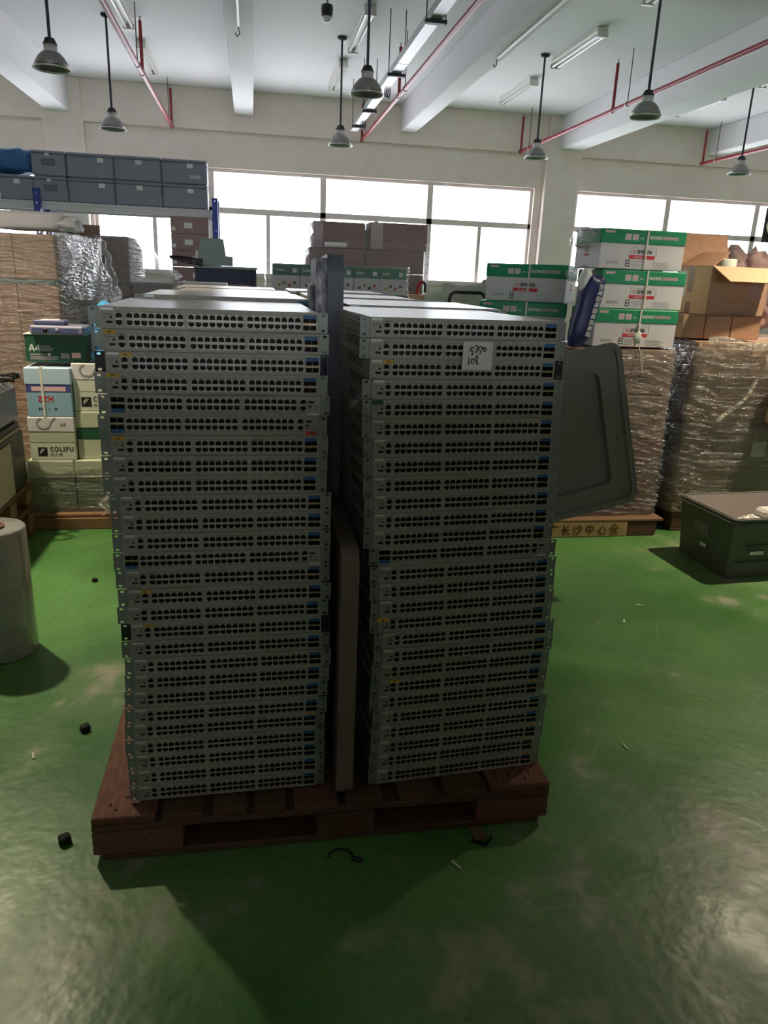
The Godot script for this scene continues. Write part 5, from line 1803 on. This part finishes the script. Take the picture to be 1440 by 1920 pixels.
func open_box() -> void:
	# an open carton with flaps up and out
	var t := thing("open_carton", "large open brown carton with raised flaps at the right edge", "carton", Vector3(2.54, 1.26, -4.0), 8.0)
	var w := 0.40
	var d := 0.30
	var h := 0.262
	var th := 0.006
	boxpart("front_wall", t, M.kraft, 0, w, 0, h, -th, 0, 0.001)
	boxpart("back_wall", t, M.kraft, 0, w, 0, h, -d, -d + th, 0.001)
	boxpart("left_wall", t, M.kraft_light, 0, th, 0, h, -d + th, -th, 0.001)
	boxpart("right_wall", t, M.kraft, w - th, w, 0, h, -d + th, -th, 0.001)
	boxpart("floor_panel", t, M.kraft, th, w - th, 0, th, -d + th, -th)
	var g := G.new()
	g.bb(0, w - 0.01, 0, 0.17, -0.003, 0.003, 0.001)
	part("front_flap", g.done(M.kraft_pale), t, Transform3D(Basis(Vector3.RIGHT, deg_to_rad(118)), Vector3(0.0, h, -0.002)))
	g = G.new()
	g.bb(0, w - 0.03, 0, 0.2, -0.003, 0.003, 0.001)
	part("back_flap", g.done(M.kraft_orange), t, Transform3D(Basis(Vector3.RIGHT, deg_to_rad(-18)), Vector3(0.0, h, -d + 0.003)))
	g = G.new()
	g.prism(PackedVector2Array([Vector2(0, 0), Vector2(d - 0.01, 0), Vector2(d - 0.04, 0.15), Vector2(0.03, 0.15)]), -0.003, 0.003)
	part("left_flap", g.done(M.kraft_orange), t, Transform3D(Basis(Vector3.BACK, deg_to_rad(-58)) * Basis(Vector3.UP, PI / 2), Vector3(0.003, h, -0.005)))
	boxpart("tape", t, M.tape, -0.0008, 0.0, h * 0.45, h * 0.98, -d * 0.62, -d * 0.48)
	boxpart("tape", t, M.tape, -0.0008, 0.0, 0.0, h * 0.25, -d * 0.62, -d * 0.48)
	boxpart("paper_label", t, M.print_white, -0.001, 0.0, h * 0.35, h * 0.9, -d * 0.95, -d * 0.68)
	var rl := thing("tape_roll", "white roll standing in the open brown carton", "tape roll", t.transform * Vector3(0.19, 0.188, -0.12))
	g = G.new()
	g.lathe([Vector2(0.035, 0.0), Vector2(0.052, 0.0), Vector2(0.054, 0.004), Vector2(0.054, 0.116), Vector2(0.052, 0.12), Vector2(0.035, 0.12), Vector2(0.035, 0.0)], 28)
	part("wound_tape", g.done(M.sack_white), rl)
	g = G.new()
	g.lathe([Vector2(0.03, 0.001), Vector2(0.0345, 0.001), Vector2(0.0345, 0.119), Vector2(0.03, 0.119), Vector2(0.03, 0.001)], 24)
	part("core", g.done(M.core_card), rl)
	var st := thing("packing_bag", "dark plum bags filling the open brown carton", "bag", t.transform * Vector3(0.2, 0.008, -0.15))
	part("bag_body", lump(Vector3(0, 0.09, 0), Vector3(0.185, 0.088, 0.135), 0.16, 81, 0.4, 30, 6.0).done(M.kraft_plum), st)
	var dk := thing("dark_sack", "dark plum sack behind the open carton at right edge", "sack", Vector3(3.16, 1.19, -4.6))
	part("sack_body", lump(Vector3(0, 0.22, 0), Vector3(0.17, 0.21, 0.2), 0.45, 82, 0.6, 40, 8.0).done(M.kraft_plum), dk)

# ------------------------------------------------------------------ middle distance behind the stacks
func make_back_middle() -> void:
	rng.seed = 66
	# row of green topped cartons on a wrapped load
	pallet("wooden pallet under the row of green topped cartons", Vector3(0.1, 0, -6.5), 1.25, 1.0, 0.12, 0, M.wood_tan, M.wood_dark, 7)
	var batch := thing("wrapped_load", "row of green topped white cartons on brown ones under film", "wrapped load", Vector3(0.72, 0.121, -6.95))
	for k in 3:
		for q in [[0.13, 0.72, "left"], [0.73, 1.32, "right"]]:
			carton("", M.kraft_grey, q[0], q[1], 0.122 + 0.374 * k, 0.122 + 0.374 * (k + 1) - 0.002, -7.4, -6.52, "", batch)
	var xs := [0.171, 0.396, 0.621, 0.846, 1.071]
	for k in 5:
		var t := Node3D.new()
		t.name = "green_topped_carton" if k == 0 else "green_topped_carton_%03d" % k
		batch.add_child(t, true)
		t.position = Vector3(xs[k] + 0.111, 1.243, -6.52) - batch.position
		boxpart("body", t, M.carton_white, -0.11, 0.11, 0, 0.13, -0.35, 0, 0.003)
		boxpart("lid", t, M.carton_teal, -0.111, 0.111, 0.128, 0.22, -0.352, 0.002, 0.004)
		print_rect(t, "printed_label", M.print_white, 0.05, 0.085, 0.15, 0.185, 0.0025)
		glyphs(t, ["blur2", "blur2", "blur"], M.print_white, -0.09, 0.16, 0.0022, 0.02, 0.003)
		for j in 4:
			var g := G.new()
			g.lathe([Vector2(0, 0.0012), Vector2(0.013, 0.0012), Vector2(0.013, 0)], 10, Transform3D(Basis(Vector3.RIGHT, PI / 2), Vector3(-0.06 + 0.042 * j, 0.05 + 0.02 * (j % 2), 0)))
			part("printed_fruit", g.done([M.yellow, M.print_dark, M.print_red, M.print_dark][(j + k) % 4]), t)
	var w := batch
	film_wrap(w, "wound_sheet", M.film_clear, 0.13, 1.32, -6.505, -7.42, 0.126, 1.475, 0.02, 24, 100, 30)
	# brown wrapped cartons behind
	pallet("wooden pallet under the brown wrapped load by the window", Vector3(0.5, 0, -7.75), 1.3, 1.0, 0.12, 0, M.wood_tan, M.wood_dark, 7)
	batch = thing("wrapped_load", "tall plum brown cartons under glinting film by the window", "wrapped load", Vector3(1.14, 0.121, -8.14))
	var ry := [[0.122, 0.47], [0.472, 0.82], [0.822, 1.17], [1.172, 1.42], [1.422, 1.64]]
	for k in 5:
		for q in [[0.56, 1.11, "left"], [1.115, 1.72, "right"]]:
			carton("", M.kraft_plum, q[0], q[1], ry[k][0], ry[k][1], -8.5, -7.78, "", batch)
	var ct := carton("plum brown carton on top by the window, left one", M.kraft_plum, 0.60, 1.105, 1.642, 1.885, -8.4, -7.78, "", batch)
	print_rect(ct, "pale_side", M.kraft_rose, -0.25, -0.16, 0.0, 0.24, 0.31)
	ct = carton("plum brown carton on top by the window, right one", M.kraft_plum, 1.16, 1.74, 1.642, 1.90, -8.4, -7.78, "", batch)
	print_rect(ct, "pale_side", M.kraft_rose, -0.28, -0.16, 0.01, 0.25, 0.31)
	var tb := thing("paper_tube", "short pale paper tube resting on the plum cartons", "tube", Vector3(0.72, 1.668, -7.70))
	var g := G.new()
	g.tube([Vector3(-0.02, 0, 0), Vector3(0.2, 0.0, 0)], 0.025, 14)
	part("roll", g.done(M.white_plastic), tb)
	w = batch
	film_wrap(w, "wound_sheet", M.film_clear, 0.53, 1.75, -7.76, -8.52, 0.126, 1.72, 0.05, 26, 100, 36)
	g = G.new()
	g.sheet(16, 18, func(u: float, v: float) -> Vector3: return Vector3(lerpf(0.62, 0.48, v) + 0.02 * sin(v * 17.0 + u * 5.0), lerpf(1.88, 1.3, v), lerpf(-7.76, -8.3, u)))
	part("side_curtain", g.done(M.film_milky), w, Transform3D(Basis(), -w.position))
	# pale green device on a dark cabinet
	var cb := thing("cabinet", "dark navy open fronted cabinet behind the left stacks", "cabinet", Vector3(-0.53, 0, -7.5))
	boxpart("body", cb, M.machine_navy, 0, 0.57, 0, 1.40, -0.5, -0.03, 0.005)
	boxpart("top", cb, M.machine_green, -0.01, 0.58, 1.40, 1.425, -0.51, 0.005, 0.004)
	boxpart("side_panel", cb, M.machine_navy, 0.53, 0.57, 0.0, 1.40, -0.03, 0.0, 0.003)
	boxpart("drawer_front", cb, M.kraft_plum, 0.03, 0.50, 1.2, 1.265, -0.03, -0.01, 0.004)
	boxpart("drawer_front", cb, M.machine_navy, 0.03, 0.50, 0.8, 1.18, -0.03, -0.01, 0.004)
	var dv := thing("paper_feeder", "pale green grey machine with a raised lid on the cabinet", "machine", Vector3(-0.50, 1.427, -7.55))
	g = G.new()
	g.prism(PackedVector2Array([Vector2(0.0, 0), Vector2(0.32, 0), Vector2(0.32, 0.085), Vector2(0.26, 0.09), Vector2(0.0, 0.09)]), -0.25, 0.0)
	part("case", g.done(M.machine_green), dv)
	g = G.new()
	g.prism(PackedVector2Array([Vector2(0.0, 0), Vector2(0.26, 0), Vector2(0.235, 0.17), Vector2(0.02, 0.17)]), -0.012, 0.0)
	part("raised_lid", g.done(M.machine_green), dv, Transform3D(Basis(Vector3.RIGHT, -0.35), Vector3(0.0, 0.085, -0.05)))
	boxpart("hinge", dv, M.white_plastic, -0.02, 0.0, 0.03, 0.13, -0.06, 0.005, 0.004)
	for k in 3:
		g = G.new()
		var path := []
		for j in 14:
			var u := j / 13.0
			path.append(Vector3(0.05 - 0.3 * sin(u * PI), 0.02 + 0.05 * sin(u * PI + 0.3 * k), 0.04 + 0.02 * k))
		g.tube(path, 0.006, 6)
		part("cable", g.done(M.black_plastic), dv)
	var bx := thing("white_box", "small white box edge behind the left switch tops", "box", Vector3(-0.48, 1.0, -5.6))
	boxpart("body", bx, M.white_plastic, 0, 0.3, 0, 0.3, -0.3, 0, 0.004)
	boxpart("flap", bx, M.white_plastic, 0, 0.3, 0.3, 0.303, -0.3, 0.02, 0.001)
	boxpart("stand", bx, M.kraft_grey, 0.0, 0.3, -1.0, -0.001, -0.3, 0.0, 0.004)
	# things below the sill on the right
	var sk := thing("plastic_sack", "crumpled whitish plastic sack below the window sill", "sack", Vector3(1.72, 0.91, -6.0))
	part("sack_body", lump(Vector3(0, 0.24, 0), Vector3(0.34, 0.2, 0.2), 0.4, 85, 0.7, 40, 5.0).done(M.sack_white), sk)
	part("sack_fold", lump(Vector3(0.22, 0.34, 0.05), Vector3(0.2, 0.15, 0.16), 0.4, 86, 0.7, 30, 7.0).done(M.sack_white), sk)
	var tbx := carton("plum brown carton carrying the whitish plastic sack", M.kraft_plum, 1.42, 2.12, 0.0, 0.88, -6.3, -5.75)
	var hd := thing("hand_truck", "black tubular hand truck handle behind the right stack", "hand truck", Vector3(1.35, 0, -5.22))
	g = G.new()
	g.tube([Vector3(0, 0.12, 0), Vector3(0, 1.26, 0), Vector3(0.01, 1.295, 0), Vector3(0.04, 1.31, 0), Vector3(0.22, 1.31, 0), Vector3(0.25, 1.295, 0), Vector3(0.26, 1.26, 0), Vector3(0.26, 0.12, 0)], 0.012, 10)
	part("frame", g.done(M.black_plastic), hd)
	boxpart("toe_plate", hd, M.black_plastic, -0.02, 0.28, 0.0, 0.012, -0.02, 0.2, 0.003)
	boxpart("back_plate", hd, M.black_plastic, -0.01, 0.27, 0.0, 0.2, -0.02, 0.0, 0.003)
	for s in [0.0, 0.26]:
		g = G.new()
		g.lathe([Vector2(0, -0.02), Vector2(0.08, -0.02), Vector2(0.09, -0.01), Vector2(0.09, 0.01), Vector2(0.08, 0.02), Vector2(0, 0.02)], 20, Transform3D(Basis(Vector3.BACK, PI / 2), Vector3(s, 0.09, -0.11)))
		part("wheel", g.done(M.black_plastic), hd)
	var rd := thing("spray_gun", "red and black spray gun standing under the window sill", "spray gun", Vector3(1.50, 1.245, -7.0))
	g = G.new()
	g.tube([Vector3(0, 0, 0), Vector3(0.005, 0.06, 0), Vector3(0.02, 0.1, 0), Vector3(0.05, 0.11, 0)], 0.016, 10)
	part("handle", g.done(M.hot_red), rd)
	g = G.new()
	g.tube([Vector3(0.05, 0.115, 0), Vector3(0.075, 0.09, 0), Vector3(0.075, 0.02, 0)], 0.013, 10)
	part("hose", g.done(M.black_plastic), rd)
	var pst := carton("pinkish carton under the red spray gun", M.kraft_light, 1.40, 1.70, 0.0, 1.243, -7.25, -6.9)

# ------------------------------------------------------------------ goods behind the viewer, which keep the low light from the far windows off the stacks
func make_behind() -> void:
	rng.seed = 77
	var nth := ["leftmost", "second", "third", "fourth", "fifth", "rightmost"]
	for k in 6:
		var x := -3.7 + 1.4 * k
		var z := 0.62
		var t := thing("wrapped_load", "tall brown carton load behind the viewer, %s" % nth[k], "wrapped load", Vector3(x, 0.131, z + 0.5))
		pallet("wooden pallet behind the viewer, %s" % nth[k], Vector3(x - 0.6, 0, z + 1.0), 1.2, 1.0, 0.13, 0, M.wood_tan, M.wood_dark, 7)
		for r in 4:
			for c in 2:
				carton("", M.kraft_grey if k % 2 == 0 else M.kraft, x - 0.59 + 0.6 * c, x - 0.01 + 0.59 * c, 0.132 + 0.33 * r, 0.132 + 0.33 * (r + 1) - 0.002, z, z + 0.98, "", t)
	# tall loads stand along both sides of the aisle, outside the picture
	for side in 2:
		for k in 4:
			var x := -5.1 if side == 0 else 5.0
			var z := -2.6 + 1.7 * k
			var what := "%s load in the tall row outside the picture on the %s" % [["first", "second", "third", "fourth"][k], "left" if side == 0 else "right"]
			var t := thing("wrapped_load", what, "wrapped load", Vector3(x, 0.131, z))
			pallet("pallet under the %s" % what, Vector3(x - 0.55, 0, z + 0.6), 1.1, 1.2, 0.13, 0, M.wood_tan, M.wood_dark, 5)
			for r in 5:
				for c in 2:
					carton("", M.kraft_grey if (k + r) % 2 == 0 else M.kraft_plum, x - 0.54, x + 0.54, 0.132 + 0.48 * r, 0.132 + 0.48 * (r + 1) - 0.002, z - 0.58 + 0.58 * c, z - 0.01 + 0.59 * c, "", t, false)

func _ready() -> void:
	rng.seed = 1
	set_up_view()
	make_materials()
	make_room()
	make_switch_meshes()
	make_front_pallet()
	make_stacks()
	make_left_group()
	make_left_back()
	make_right_group()
	make_back_middle()
	make_behind()
	make_ceiling_things()
	make_floor_things()
